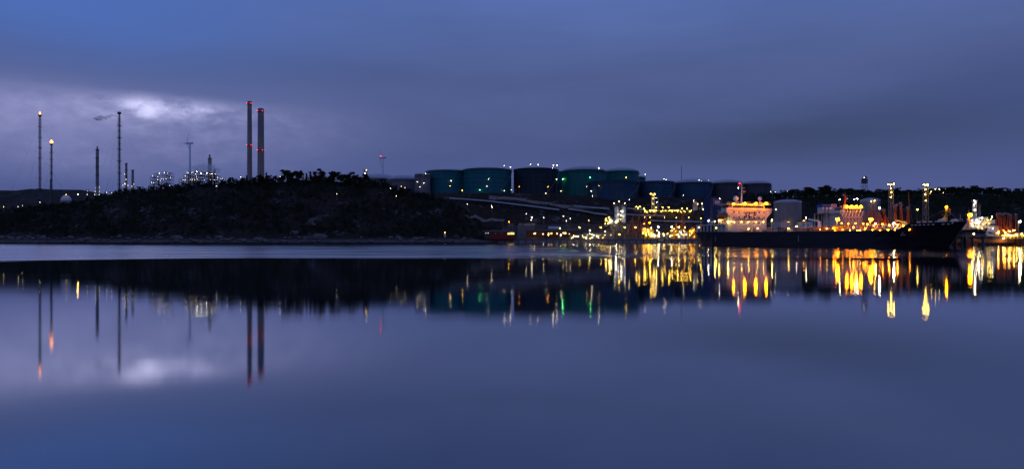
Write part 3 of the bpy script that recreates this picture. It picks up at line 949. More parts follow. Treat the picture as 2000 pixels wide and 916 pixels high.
for k in range(9):
    s = k / 8
    st.append((at(386 + 34 * s, 329 + 4 * s - 3 * math.sin(s * 3.1), 934), 5.5 + 2.5 * math.sin(s * 3.1), 1.6, 0.75))
plume('steam_cloud', 'pale steam hanging over the domed refinery unit', st, vol_mat('white_steam', (0.98, 0.98, 0.99), 0.09))

def column_stack(label, px, wpx, py_top, Y, m, lamps=(), platforms=4, cap=None, name='process_column', group='refinery columns'):
    p = at(px, py_top, Y); R = wpx / 2 / F_PX * Y
    zb = terr(p.x, p.y) - 1; H = p.z - zb
    t = thing(name, label, 'column', (p.x, p.y, zb), 0, group)
    MB().lathe([(R, 0), (R, H * 0.8), (R * 0.92, H)], 14).build('vessel', m, t, smooth=True)
    if cap:
        MB().lathe([(R * 0.5, H), (R * 0.5, H + cap)], 10).build('top_pipe', m, t)
    for k in range(platforms):
        z = H * (1 - 0.14 * k) - 0.6
        MB().lathe([(R * 0.9, z), (R + 0.9, z), (R + 0.9, z + 0.25), (R * 0.9, z + 0.25)], 12, capt=False).build('platform', M_DARK, t)
    MB().cyl((R + 0.35, -0.4, 0), (R + 0.35, -0.4, H + 0.5), 0.22, n=6).build('riser_pipe', M_DARK, t)
    for lx, ly, c, s in lamps:
        q = at(lx, ly, Y - R - 1.2)
        a = MB().bar((q.x - p.x, -R, q.z - zb + 0.4), (q.x - p.x, -R - 1.2, q.z - zb + 0.4), 0.1).build('lamp_bracket', M_DARK, t)
        fixture(a, (q.x - p.x, -R - 1.2, q.z - zb), c, s)
    return t
column_stack('grey column with platforms left of the smoking flare stack', 190, 5.4, 292, 880, M_CONCD, [(187, 367, 'l', 's'), (194, 366, 'l', 's'), (186, 374, 'l', 's'), (194, 374, 'l', 's'), (185, 380, 'l', 's'), (194, 380, 'l', 's'), (186, 385, 'l', 's')], 6, 4)
column_stack('taller of two slim stacks right of the smoking flare stack', 246.5, 3.6, 319, 880, M_CONC, [(243, 340, 'l', 's'), (246, 351, 'l', 's'), (244, 359, 'l', 'm'), (240, 362, 'l', 's'), (250, 362.5, 'k', 's')], 3)
column_stack('shorter of two slim stacks right of the smoking flare stack', 259, 4.2, 332, 880, M_CONC, [(261, 360, 'l', 's'), (258, 364, 'l', 's')], 1)
column_stack('stepped column rising from steam above the domed refinery unit', 409.5, 6.6, 309, 960, M_CONC, [], 2, 5)
column_stack('small dark vent stack beside the stepped column', 418.5, 3.5, 331, 940, M_DARK, [], 1, None)
column_stack('slender pole-like column behind the flare masts', 98.5, 1.6, 352, 1050, M_CONCD, [], 2)
column_stack('small lit column on the skyline left of the grey column', 171, 3.0, 371, 860, M_DARK, [(171, 373, 'l', 's'), (170.5, 380, 'l', 's')], 1)

def process_unit(label, px0, px1, py_top, Y, outline, lamps, seed, m=M_DARK, vessels=3, z0=None, name='process_unit', group='refinery process units', cat='refinery unit', extra=0, cols='yyw'):
    """steel frame with decks, pipes and vessels; outline gives deck heights (fractions) across the width"""
    r = random.Random(seed)
    c = at((px0 + px1) / 2, py_top, Y)
    zb = terr(c.x, c.y) if z0 is None else z0
    W = (px1 - px0) / F_PX * Y; H = c.z - zb
    t = thing(name, label, cat, (c.x, c.y, zb), 0, group)
    n = len(outline); bw = W / n; D = min(14.0, max(6.0, W * 0.35))
    for i, f in enumerate(outline):
        h = H * f; x0 = -W / 2 + i * bw; x1 = x0 + bw
        fr = MB()
        for x in (x0 + 0.2, x1 - 0.2):
            for y in (-D / 2, 0, D / 2):
                fr.bar((x, y, -2), (x, y, h), 0.2)
        lv = max(1, int(h / 4.5))
        for k in range(1, lv + 1):
            z = h * k / lv
            fr.box(x0, x1, -D / 2, D / 2, z - 0.12, z + 0.1)
            fr.bar((x0, -D / 2, z + 1.1), (x1, -D / 2, z + 1.1), 0.06)
            fr.bar((x0, -D / 2, z - h / lv), (x1, -D / 2, z), 0.10)
        fr.build('steel_frame', m, t)
        for k in range(vessels):
            x = r.uniform(x0 + 0.8, x1 - 0.8); y = r.uniform(-D / 2, D / 2 - 1); z = r.choice(range(lv + 1)) * h / lv
            if r.random() < 0.5:
                MB().cyl((x, y, max(0, z - h / lv)), (x, y, z + 1.0), r.uniform(0.5, 1.1), n=10).build('vessel', r.choice([M_STEEL, M_DARK, M_PIPE]), t)
            else:
                MB().cyl((x0, y, z - 1.2), (x1, y, z - 1.2), r.uniform(0.3, 0.7), n=8).build('pipe', r.choice([M_STEEL, M_PIPE]), t)
    lamps = list(lamps)
    for k in range(extra):
        i = k % n
        f = outline[i]
        py_b = 468 - (zb - CAM_H) / Y * F_PX
        lamps.append((px0 + (px1 - px0) * (i + r.random()) / n, py_b - (py_b - py_top) * f * r.uniform(0.25, 0.95), r.choice(cols), 's' if r.random() < 0.8 else 'm'))
    for lx, ly, c_, s_ in lamps:
        q = at(lx, ly, Y - D / 2 - 0.8)
        a = MB().bar((q.x - c.x, -D / 2 + 0.2, q.z - zb + 0.5), (q.x - c.x, -D / 2 - 0.8, q.z - zb + 0.5), 0.08).build('lamp_bracket', m, t)
        fixture(a, (q.x - c.x, -D / 2 - 0.8, q.z - zb), c_, s_)
    return t
L1 = [(298, 344, 'l', 's'), (311, 339, 'l', 'm'), (321, 337.5, 'l', 'm'), (328, 338, 'l', 's'), (308, 351, 'k', 's'), (313, 353.5, 'l', 's'), (315.5, 349, 'l', 's'), (319, 350, 'l', 's'),
      (324.5, 349.5, 'l', 's'), (333, 347, 'l', 's'), (296, 357, 'l', 's'), (300, 357, 'l', 's'), (308, 346, 'l', 's'), (320, 362, 'l', 's'), (331, 362, 'l', 's')]
process_unit('pair of lit steel process towers left of the domed unit', 297, 336, 337, 900, [0.86, 0.95, 0.62, 1.0, 0.98], L1, 11, mat('green_grey_steel', (0.05, 0.085, 0.085), 0.6))
L2 = [(358, 351.5, 'k', 's'), (361, 352, 'l', 's'), (363, 351, 'k', 's'), (366, 337, 'l', 's'), (368, 337.5, 'l', 's'), (374, 337.5, 'l', 's'), (377, 336.5, 'l', 's'), (385, 336, 'W', 's'),
      (391, 337, 'l', 's'), (393, 339.5, 'w', 'm'), (404, 339, 'W', 's'), (410, 340, 'l', 's'), (414, 340, 'w', 's'), (420, 340, 'l', 's'), (372, 351, 'k', 's'), (376, 351, 'k', 's'),
      (380, 351, 'k', 's'), (385, 350, 'k', 's'), (382, 340, 'l', 's'), (362, 344, 'l', 's'), (384, 345, 'l', 's'), (425, 347, 'l', 's'), (424, 351, 'k', 's'), (419, 351.5, 'k', 's'), (432, 349.5, 'l', 's'), (411, 351.5, 'l', 's'), (399, 351.5, 'l', 's')]
process_unit('broad domed refinery unit ringed with rows of small lamps', 354, 427, 337, 930, [0.80, 0.92, 0.98, 1.0, 1.0, 0.97, 0.95, 0.90], L2, 12)
process_unit('low lit equipment frame between domed unit and chimneys', 433, 446, 352, 900, [0.9, 1.0], [(434, 349, 'l', 's'), (438, 352.5, 'l', 's'), (443, 352, 'l', 's')], 13)
process_unit('low lit equipment frame at the foot of the chimneys', 478, 520, 351, 850, [0.9, 1.0, 0.8], [(484, 351, 'l', 'm'), (513, 330, 'k', 's'), (519, 344, 'l', 's')], 14)
# white dome beside the flares
t_ = thing('storage_dome', 'white storage dome lit by a lamp near the flares', 'dome', tuple(at(129, 392, 870)))
MB().lathe([(6.2 * math.cos(a), 7.5 * math.sin(a)) for a in [i * math.pi / 16 for i in range(8)]] + [(0.2, 7.5)], 20).build('shell', M_WHITE, t_, smooth=True)
MB().lathe([(6.3, -6), (6.3, 0.1)], 20).build('ring_wall', M_CONC, t_)
fixture(t_, (3.2, -4.5, 7.6), 'e', 's', 'floodlight')

def turbine(label, px, py_hub, Y, light):
    p = at(px, py_hub, Y); zb = terr(p.x, p.y) - 1; H = p.z - zb
    t = thing('wind_turbine', label, 'wind turbine', (p.x, p.y, zb), 0, 'wind turbines')
    m = mat('pale_grey_turbine', (0.78, 0.79, 0.82), 0.5)
    MB().cyl((0, 0, 0), (0, 0, H), 3.2, 1.9, 14).build('tower', m, t, smooth=True)
    MB().cyl((-6, 0, H + 1.2), (7, 0, H + 1.2), 2.0, 1.7, 10).build('nacelle', m, t, smooth=True)
    h = MB().ball((-7, 0, H + 1.2), 1.9, nu=10, nv=6).build('hub', m, t, smooth=True)
    for k in range(3):
        a = 0.35 + k * 2.0944
        d = Vector((0, math.sin(a), math.cos(a)))
        s = Vector((0, d.z, -d.y))
        rows = []
        for q, c in ((0, 0.7), (4, 1.0), (14, 0.5), (26, 0.1)):
            o = Vector((-7, 0, H + 1.2)) + d * q
            rows.append([o + s * c + Vector((0.25, 0, 0)), o + Vector((-0.35, 0, 0)), o - s * c + Vector((0.25, 0, 0)), o + Vector((0.5, 0, 0))])
        MB().loft(rows, True).build('blade', m, h)
    if light:
        link_mesh('beacon', BULB['r'], t, (-5, -0.5, H + 4.2), (1.1, 1.1, 1.1))
    return t
turbine('faint wind turbine behind the domed refinery unit', 371, 281, 1450, False)
turbine('wind turbine with red beacon behind the grey tanks', 748, 309, 1450, True)
# water tower on the east ridge
p = at(1688.5, 345, 850)
t_ = thing('water_tower', 'small dark water tower on legs above the east ridge', 'water tower', (p.x, p.y, terr(p.x, p.y)))
H = p.z - terr(p.x, p.y)
MB().lathe([(0.5, H - 9.2), (3.7, H - 9.0), (3.7, H - 3.0), (0.4, H - 2.2)], 16).build('tank_drum', M_DARK, t_)
MB().lattice((0, 0, 0), (0, 0, H - 9), 6.0, 5.2, 5, 0.10).build('lattice_legs', M_STEEL, t_)
MB().lattice((0.5, 0, H - 3), (0.5, 0, H), 4, 3.6, 1, 0.1).box(-1.5, 2.5, -1.8, 1.8, H - 1.2, H - 0.2).build('roof_cage', M_DARK, t_)
fixture(t_, (-1.6, -2.6, H - 1.6), 'd', 's')

# ------------------------------------------------------------------ west quay
QY = 672.0
q0, q1 = at(945, 470, QY), at(1392, 470, QY)
t_ = thing('quay', 'long dark concrete quay below the oil tanks', 'quay', (q0.x, QY, 0))
LQ = q1.x - q0.x
MB().box(0, LQ, 0, 26, 2.6, 4.0).build('deck_slab', M_QUAY, t_)
n = int(LQ / 7)
for k in range(n):
    x = (k + 0.5) * LQ / n
    MB().box(x - 3.3, x + 3.3, 0.25, 1.2, -1.5, 2.59).build('wall_panel', M_CONCD, t_)
for k in range(n):
    x = (k + 1.0) * LQ / n
    MB().cyl((x, -0.5, -1), (x, -0.5, 3.2), 0.45, n=8).build('fender_pile', M_DARK, t_)
fe = MB()
for k in range(int(LQ / 3)):
    fe.bar((k * 3 + 1, 0.6, 4), (k * 3 + 1, 0.6, 5.1), 0.06)
fe.bar((0, 0.6, 5.1), (LQ, 0.6, 5.1), 0.06).bar((0, 0.6, 4.6), (LQ, 0.6, 4.6), 0.05)
fe.build('handrail', M_STEEL, t_)

def shed(label, px0, px1, py_eave, py_base, Y, depth, wallm, roofm, windows=(), ridge=1.6, name='quay_shed', group='red quay buildings', lit=True, doors=()):
    a, b = at(px0, py_base, Y), at(px1, py_base, Y)
    h = at(0, py_eave, Y).z - a.z
    W = b.x - a.x
    t = thing(name, label, 'building', (a.x, Y, a.z), 0, group)
    MB().box(0, W, 0, depth, -max(0.2, a.z - 3.9), h).build('wall', wallm, t)
    o = 0.4
    rf = MB()
    rows = [[(-o, -o, h), (W + o, -o, h)], [(-o, depth / 2, h + ridge), (W + o, depth / 2, h + ridge)], [(-o, depth + o, h), (W + o, depth + o, h)]]
    rf.loft(rows).add([(-o, -o, h), (-o, depth / 2, h + ridge), (-o, depth + o, h)], [(0, 1, 2)]).add([(W + o, -o, h), (W + o, depth / 2, h + ridge), (W + o, depth + o, h)], [(0, 2, 1)])
    rf.build('roof', roofm, t)
    for k in range(max(2, int(W / 1.5))):
        x = (k + 0.5) * W / max(2, int(W / 1.5))
        MB().box(x - 0.08, x + 0.08, -0.06, 0.0, 0, h - 0.05).build('wall_batten', wallm, t)
    for wx, wy, ww, wh, kind in windows:
        q = at(wx, wy, Y)
        lx, lz = q.x - a.x, q.z - a.z
        f = MB().box(lx - ww / 2 - 0.15, lx + ww / 2 + 0.15, -0.12, -0.07, lz - wh / 2 - 0.15, lz + wh / 2 + 0.15).build('window_frame', M_WHITE, t)
        MB().box(lx - ww / 2, lx + ww / 2, -0.16, -0.125, lz - wh / 2, lz + wh / 2).build('pane', EM['v'] if kind else M_GLASS, f)
    return t
shed('red boarded shed with four bright yellow windows', 958, 1006, 452.5, 463, 668, 9, M_REDWALL, M_ROOF, [(992.5, 456.5, 0.7, 1.8, 1), (996, 456.2, 0.8, 2.0, 1), (999.7, 456, 1.0, 2.2, 1), (1003.3, 456.2, 0.8, 2.0, 1), (968, 456, 0.8, 0.8, 0), (980, 456, 0.8, 0.8, 0)])
shed('low dark shed with two small lit windows beside the red shed', 945, 958, 453, 463, 669, 7, M_ROOF, M_ROOF, [(949, 455.5, 0.5, 0.5, 1), (953.5, 455, 0.6, 0.6, 1)])
shed('red-brown shed behind the foot of the pale ramp', 1028, 1062, 450, 461, 682, 9, M_BROWNWALL, M_ROOF, [(1061, 457, 0.6, 0.9, 1)], 1.2)
shed('long low red-brown building with a row of small lit windows', 1063, 1130, 450.5, 461, 686, 9, M_BROWNWALL, M_ROOF, [(1071.5, 456, 1.2, 1.2, 1), (1077, 456, 1.6, 1.4, 1), (1088, 456.2, 0.9, 1.6, 1), (1100, 455, 1.0, 1.2, 1), (1104, 455.5, 1.8, 1.8, 1), (1112, 457, 0.8, 0.8, 1)], 1.4)
shed('grey-roofed hut above the long red-brown building', 1072, 1094, 446, 454, 702, 7, M_CONC, M_ROOFT, [(1078, 450, 0.8, 0.8, 0)], 2.0)
shed('dark quay store under the yellow cluster of lamps', 1140, 1200, 455, 463, 690, 10, M_CONCD, M_ROOF, [(1147, 459, 0.8, 0.8, 1), (1166, 459, 0.9, 0.7, 1), (1172, 459, 0.9, 0.7, 1), (1193, 459, 0.8, 0.8, 1)], 1.0)
# bright poles without lamps on the slope
for px, y0_, y1_, lb in ((982, 433, 452, 'bare white pole standing behind the red shed'), (1047, 427, 447, 'bare grey pole above the pale ramp'), (1001, 440, 453, 'thin dark pole behind the lit windows of the red shed')):
    Y = 690
    a, b = at(px, y1_, Y), at(px, y0_, Y)
    t_ = thing('pole', lb, 'pole', (a.x, Y, terr(a.x, Y) - 0.3))
    link_mesh('mast', POLE, t_, (0, 0, 0), (0.22, 0.22, b.z - t_.location.z))
    MB().box(-0.4, 0.4, -0.4, 0.4, -0.3, 0.5).build('footing', M_CONC, t_)
# beacon on the headland shore
p = at(869, 463, 622)
t_ = thing('shore_beacon', 'small pale beacon post on the dark headland shore', 'beacon', (p.x, p.y, terr(p.x, p.y)))
MB().cyl((0, 0, -0.5), (0, 0, 4.5), 0.7, 0.5, 8).build('post', M_CREAM, t_)
MB().box(-0.9, 0.9, -0.6, 0.6, 1.5, 3.6).build('daymark', M_CREAM, t_)
fixture(t_, (0, -0.9, 4.6), 'y', 0.14)

# twin silos
ps = at(1211, 440, 716)
t_ = thing('twin_silos', 'pair of tall white silos joined by a railed top deck', 'silos', tuple(ps))
for dxp, w_ in ((-6.2, 9.5), (6.2, 10.5)):
    x = dxp / F_PX * 716; R = w_ / 2 / F_PX * 716
    s_ = MB().lathe([(R, -8), (R, 19.5), (R * 0.5, 20.5)], 20, (x, 0)).build('silo', M_WHITE, t_, smooth=True)
    for z in (3, 8, 13, 18):
        MB().lathe([(R, z), (R + 0.12, z + 0.05), (R + 0.12, z + 0.3), (R, z + 0.35)], 20, (x, 0), capt=False).build('hoop', M_STEEL, s_)
dk = MB().box(-7, 7, -3.5, 3.5, 21.0, 21.4)
for k in range(9):
    x = -7 + k * 1.75
    dk.bar((x, -3.5, 21.4), (x, -3.5, 25.0 if k % 2 else 22.6), 0.14)
    dk.bar((x, 3.5, 21.4), (x, 3.5, 22.6), 0.1)
dk.bar((-7, -3.5, 22.6), (7, -3.5, 22.6), 0.1).bar((-7, 3.5, 22.6), (7, 3.5, 22.6), 0.1)
dk.build('top_deck', M_STEEL, t_)
MB().lattice((0, -3.2, -6), (0, -3.2, 21), 2.0, 2.0, 9, 0.12).build('stair_frame', M_STEEL, t_)
for lx, ly, c, s in [(1200, 397, 'w', 's'), (1209.5, 394, 'y', 'm'), (1220, 397, 'w', 's'), (1214, 413, 'W', 'm'), (1213, 421, 'w', 'm'), (1203, 434, 'W', 'b'), (1208, 419, 'w', 's'), (1212, 428, 'y', 's')]:
    q = at(lx, ly, 710)
    fixture(t_, (q.x - ps.x, -6 + 0.0, q.z - ps.z), c, s, 'floodlight')
process_unit('lamp-crowded steel module left of the twin silos', 1181, 1198, 424, 708, [0.8, 1.0, 0.85], [(1189, 424, 'Y', 's'), (1184, 431, 'y', 'm'), (1194, 431, 'y', 'm'), (1188, 437, 'y', 's'), (1182, 437, 'y', 's'), (1191, 429, 'y', 'm')], 21, M_STEEL, 3, extra=5, cols='yyw', group='west quay units', cat='process module')
process_unit('long lamp-lit pipe rack on the slope above the quay', 1257, 1352, 411, 745, [0.9, 1, 0.95, 1, 0.9, 1, 0.95, 0.9, 1],
             [(1258, 407, 'y', 'm'), (1270, 411.5, 'y', 'm'), (1259, 412, 'y', 's'), (1264, 414, 'y', 's'), (1276, 413, 'y', 's'), (1282, 405, 'y', 'm'), (1282, 411.5, 'y', 'm'), (1294, 405, 'y', 'm'), (1306, 404.5, 'y', 'm'), (1294, 411.5, 'y', 's'),
              (1300, 412, 'y', 's'), (1308, 411.5, 'y', 'm'), (1318, 412, 'y', 's'), (1324, 410.5, 'y', 'm'), (1332.5, 407.5, 'y', 'm'), (1342, 407.5, 'y', 'm'), (1330, 414, 'y', 's'), (1338, 414, 'y', 's'), (1348, 413, 'y', 'm')], 22, M_STEEL, 4, extra=12, cols='yyye', group='west quay units', cat='pipe rack')
process_unit('small lamp-lit platform between silos and lattice tower', 1240, 1252, 403, 745, [1.0, 1.0], [(1243, 404, 'y', 'm'), (1249, 404, 'y', 'm'), (1246, 407, 'y', 's')], 23, M_STEEL, 2, group='west quay units', cat='process module')
lattice_thing('light_tower', 'floodlit lattice tower above the west quay', 'light tower', 1275.5, 379, 740, 3.2, 2.6, 7, M_CREAM, r=0.10, lamps=[(1271, 379, 'y', 'm'), (1276, 381, 'y', 's'), (1279.5, 379, 'y', 'm'), (1276, 388, 'y', 's'), (1275, 398, 'y', 's')], group='lattice light towers')
lattice_thing('derrick_mast', 'slim leaning-stayed mast beside the west lattice tower', 'mast', 1285, 385, 748, 1.2, 0.6, 9, M_STEEL, r=0.08, lamps=[(1283, 395, 'w', 's'), (1281, 387, 'w', 's')])
column_stack('wide pale column at the east end of the pipe rack', 1358, 9.5, 397, 748, M_CREAM, [(1355, 392.5, 'w', 's'), (1363, 398.5, 'y', 's'), (1353, 413, 'Y', 's'), (1358, 414, 'y', 'm')], 3, 2, group='west quay units')
column_stack('slender white column beside the wide pale column', 1366.5, 2.4, 407, 748, M_WHITE, [(1366, 412, 'w', 's')], 1, 1, group='west quay units')
column_stack('pair of thin white vent pipes east of the pale column', 1371.5, 3.0, 400, 748, M_WHITE, [(1371, 398, 'w', 's'), (1373, 409, 'w', 's')], 2, 3, group='west quay units')
for px0, px1, py, lb, cl in ((1225, 1260, 407, 'thin pipe bridge running east from the twin silos', 4.0), (1222, 1300, 419, 'lower pipe line east of the twin silos', 3.0), (1270, 1385, 431, 'pipe line along the foot of the slope behind the quay lamps', 3.0)):
    pipe_run(lb, [(px0, py), ((px0 + px1) / 2, py + 2), (px1, py + 3)], 3, 1.3, 0.35, cl)

# loading arms
def loading_arm(label, base, h, lean, m, group, rz=0.0, fold=0.35, name='loading_arm'):
    t = thing(name, label, 'loading arm', tuple(base), rz, group)
    b = 0.42 * h
    MB().cyl((0, 0, 0), (0, 0, b), 0.36, 0.28, 8).build('riser', m, t)
    MB().box(-0.9, 0.9, -0.9, 0.9, 0, 0.6).build('base_plate', M_STEEL, t)
    ap = Vector((lean * h * 0.58, 0, h))
    i = MB().cyl((0, 0.5, b), ap + Vector((0, 0.5, 0)), 0.24, 0.19, 8).build('inboard_arm', m, t)
    bk = Vector((0, 0.5, b)) - (ap - Vector((0, 0, b))) * 0.28
    MB().cyl((0, 0.5, b), bk, 0.3, 0.4, 8).box(bk.x - 0.5, bk.x + 0.5, 0.0, 1.0, bk.z - 0.6, bk.z + 0.6).build('counterweight', m, i)
    MB().cyl(ap + Vector((0, -0.2, 0)), (ap.x + fold * h * 0.5, -0.4, h * 0.28), 0.19, 0.16, 8).build('outboard_arm', m, t)
    MB().cyl(ap + Vector((0, -0.6, 0)), ap + Vector((0, 0.9, 0)), 0.55, n=12).build('pulley', M_STEEL, t)
    MB().cyl((ap.x, 0.9, h), (0.5, 0.9, b), 0.06, n=4).build('cable', M_STEEL, t)
    return t
k = 0
for px, ptop, lean, fold in ((1232, 421, 0.35, 0.1), (1236, 426, -0.1, 0.3), (1242, 424, 0.45, -0.1), (1246, 425, 0.25, 0.25), (1255, 423, 0.55, -0.2), (1259, 428, 0.4, 0.2)):
    k += 1
    Y = 676
    a = at(px - lean * 12, 466, Y); a.z = 4.0
    loading_arm(ORD[k] + ' red loading arm from the silos on the west quay', a, at(px, ptop, Y).z - 4, lean, M_REDARM, 'west quay loading arms', fold=fold)
# derrick + red post near tanker stern
lattice_thing('derrick_crane', 'red A-frame derrick on the quay behind the tanker stern', 'crane', 1334, 418, 680, 6.5, 0.7, 7, M_REDARM, z0=4.0, r=0.16)
for px, lb in ((1321, 'thin red post left of the A-frame derrick'), (1369, 'thick orange post nearest the tanker stern')):
    a = at(px, 466, 678); a.z = 4.0
    t_ = thing('mooring_post', lb, 'post', tuple(a))
    hh = at(px, 436, 678).z - 4
    MB().cyl((0, 0, 0), (0, 0, hh), 0.5 if px < 1350 else 1.2, 0.4 if px < 1350 else 1.0, 8).build('mast', M_ORANGE, t_)
    MB().box(-1.4, 1.4, -1, 1, 0, 0.8).build('plinth', M_CONC, t_)
# quay machinery huts lit yellow
process_unit('yellow-lit loading platform beside the red loading arms', 1253, 1275, 446, 676, [1, 1, 0.9], [(1269, 435, 'O', 'b'), (1272, 445, 'Y', 's'), (1260, 447, 'y', 's'), (1265, 450, 'o', 's'), (1256, 456, 'y', 's'), (1262, 460, 'y', 's'), (1268, 458, 'y', 's')], 31, M_YELLOW, 4, 4.0, extra=9, cols='yoyY', group='west quay units', cat='loading platform')
process_unit('yellow pump skid on the quay under white lamps', 1310, 1322, 449, 676, [1, 1], [(1316, 447, 'y', 's')], 32, M_YELLOW, 3, 4.0, extra=4, cols='yo', group='west quay units', cat='pump skid')
process_unit('white and yellow pump skid beside the A-frame derrick', 1324, 1341, 450, 677, [0.9, 1, 0.8], [(1328, 453, 'y', 's'), (1336, 451, 'y', 's')], 33, M_WHITE, 3, 4.0, extra=5, cols='yw', group='west quay units', cat='pump skid')
process_unit('yellow framed skid nearest the tanker stern', 1344, 1360, 446, 676, [0.8, 1, 0.7], [(1350, 452, 'y', 's'), (1356, 448, 'o', 's')], 34, M_YELLOW, 3, 4.0, extra=5, cols='yo', group='west quay units', cat='pump skid')
process_unit('low pipework on the quay under the white lamps', 1278, 1310, 455, 675, [0.8, 1, 0.7, 0.9], [(1284, 450, 'w', 'm'), (1287, 453, 'w', 's'), (1296, 457, 'y', 's'), (1304, 456, 'y', 's'), (1280, 459, 'y', 's')], 35, M_STEEL, 4, 4.0, extra=10, cols='yyw', group='west quay units', cat='pipework')
process_unit('low pipework on the quay between red building and silos', 1112, 1180, 458, 674, [0.6, 1, 0.8, 0.5, 0.9, 0.7], [(1152, 457, 'w', 's'), (1120, 461, 'w', 's'), (1165, 461, 'w', 's')], 36, M_STEEL, 3, 4.0, extra=12, cols='yew', group='west quay units', cat='pipework')
a = at(1277, 466, 674); a.z = 4.0
t_ = thing('horizontal_drum', 'pinkish rounded drum lying on the quay edge', 'drum', tuple(a))
MB().ball((0, 0, 2.0), 2.0, 2.3, 1, 0.9, 16, 10).build('drum_shell', mat('pinkish_paint', (0.62, 0.38, 0.34), 0.5), t_, smooth=True)
MB().box(-2.6, -2.0, -1.2, 1.2, 0, 0.9).box(2.0, 2.6, -1.2, 1.2, 0, 0.9).build('cradle', M_CONC, t_)
fixture(t_, (-1.0, -2.4, 4.6), 'w', 's')

# ------------------------------------------------------------------ free lamp posts
def lamp_row(group, phrase, rows, **kw):
    for i, (px, py, c, s) in enumerate(sorted(rows)):
        lamp_post(px, py, c, s, f'{ORD[i + 1]} lamp post from the west {phrase}', group, **kw)
lamp_row('lamps behind the headland', 'behind the low west end of the headland', [(7, 404, 'k', 's'), (35, 404, 'l', 's'), (44, 402, 'l', 's'), (78, 395, 'l', 's'), (152, 379.5, 'Y', 'b')], pole=6, )
lamp_row('lamps on the headland', 'among the headland trees', [(208, 376, 'l', 's'), (218, 377, 'l', 's'), (423, 363.5, 'l', 's'), (470, 346, 'l', 's'), (547, 345, 'l', 's'), (658, 378.5, 'l', 's'), (774, 383, 'l', 's'), (763, 368, 'l', 's'), (783.5, 364, 'k', 's'), (791, 367, 'l', 's')], pole=7)
lamp_row('lamps at the tank foot', 'along the road below the tanks', [(879, 363.5, 'e', 's'), (903, 372, 'e', 'm'), (1014, 365, 'o', 's'), (1070, 365, 'o', 's'), (1066, 377.5, 'd', 's'), (1146, 364.5, 'e', 's'), (1087, 350.5, 'd', 's'), (1182, 381, 'd', 's'), (1335, 381, 'd', 's')], Y=786)
lamp_row('lamps on the slope', 'on the dark slope above the red sheds', [(913, 398.5, 'd', 's'), (960, 402, 'd', 's'), (961, 405, 'd', 's'), (994, 433.5, 'o', 's'), (1028, 418, 'd', 's'), (1037, 430, 'd', 's'), (1039, 425, 'd', 'm'), (1062, 425, 'd', 's'),
         (1100, 422.5, 'd', 's'), (1106, 431.5, 'd', 's'), (1114, 427, 'd', 's'), (1150, 430.5, 'e', 's'), (1229, 390, 'd', 's')], pole=7)
lamp_row('lamps along the quay', 'along the west quay edge', [(1045, 456, 'Y', 'm'), (1061, 457, 'w', 's'), (1071, 459, 'y', 's'), (1094, 446, 'Y', 's'), (1095.5, 459, 'W', 's'), (1132, 444.5, 'Y', 's'), (1138, 460, 'y', 's'), (1152, 450, 'W', 'm'),
         (1157, 458, 'y', 's'), (1174, 444.5, 'y', 'm'), (1182, 452, 'w', 's'), (1181, 459, 'y', 's'), (1210, 457.5, 'y', 'm'), (1220, 444, 'y', 'm'), (1241, 444, 'y', 'm'), (1258, 437, 'y', 's'), (1286, 443, 'W', 'm'), (1312, 443, 'W', 'm'),
         (1326, 444, 'Y', 'm'), (1338, 444, 'y', 'm'), (1365, 444, 'Y', 'm')], Y=674)
lamp_row('twin-arm lamps below the pipe rack', 'in the row below the pipe rack', [(1259, 424, 'y', 's'), (1270, 424, 'y', 's'), (1298, 425, 'y', 's'), (1321, 425, 'y', 's'), (1345, 425, 'y', 's'), (1369, 426, 'y', 's')], pole=6)
lamp_row('ridge lamps', 'on the ridge right of the tanks', [(1505, 375, 'd', 's'), (1514, 375, 'd', 's'), (1525, 374.5, 'd', 's'), (1538, 374, 'd', 's'), (1583, 371, 'd', 's')], Y=792)
process_unit('lamp-lit hilltop building between the lattice towers', 1815, 1856, 371, 790, [0.5, 0.8, 1, 1, 1, 0.9], [(1816.5, 378, 'e', 's'), (1819, 374, 'e', 'm'), (1827, 369.5, 'e', 'm'), (1834.5, 369.5, 'd', 'm'), (1841, 369.5, 'e', 's'), (1846.5, 369.5, 'e', 's'),
             (1852, 369.5, 'e', 's'), (1843, 377, 'd', 's')], 41, M_DARK, 2, group='ridge units', cat='building')

# ------------------------------------------------------------------ tankers
HEADING = math.atan2(-0.96, 0.28)
FWD = Vector((0.28, -0.96, 0)); PORT = Vector((0.96, 0.28, 0))
def text_mesh(body, size, m, parent, name, mtx, bold=0.0, shear=0.0, space=1.0):
    cu = bpy.data.curves.new('lettering', 'FONT')
    cu.body = body; cu.size = size; cu.align_x = 'CENTER'; cu.align_y = 'CENTER'
    cu.extrude = 0.03; cu.offset = bold; cu.shear = shear; cu.space_character = space; cu.resolution_u = 2
    tmp = bpy.data.objects.new('lettering', cu)
    COL.objects.link(tmp)
    dg = bpy.context.evaluated_depsgraph_get()
    me = bpy.data.meshes.new_from_object(tmp.evaluated_get(dg))
    bpy.data.objects.remove(tmp)
    me.transform(mtx)
    me.materials.clear(); me.materials.append(m)
    o = bpy.data.objects.new(name, me)
    COL.objects.link(o); o.parent = parent
    return o
def face_mtx(origin, xdir, zup=Vector((0, 0, 1))):
    x = Vector(xdir).normalized(); y = Vector(zup); z = x.cross(y)
    return Matrix(((x.x, y.x, z.x, origin[0]), (x.y, y.y, z.y, origin[1]), (x.z, y.z, z.z, origin[2]), (0, 0, 0, 1)))

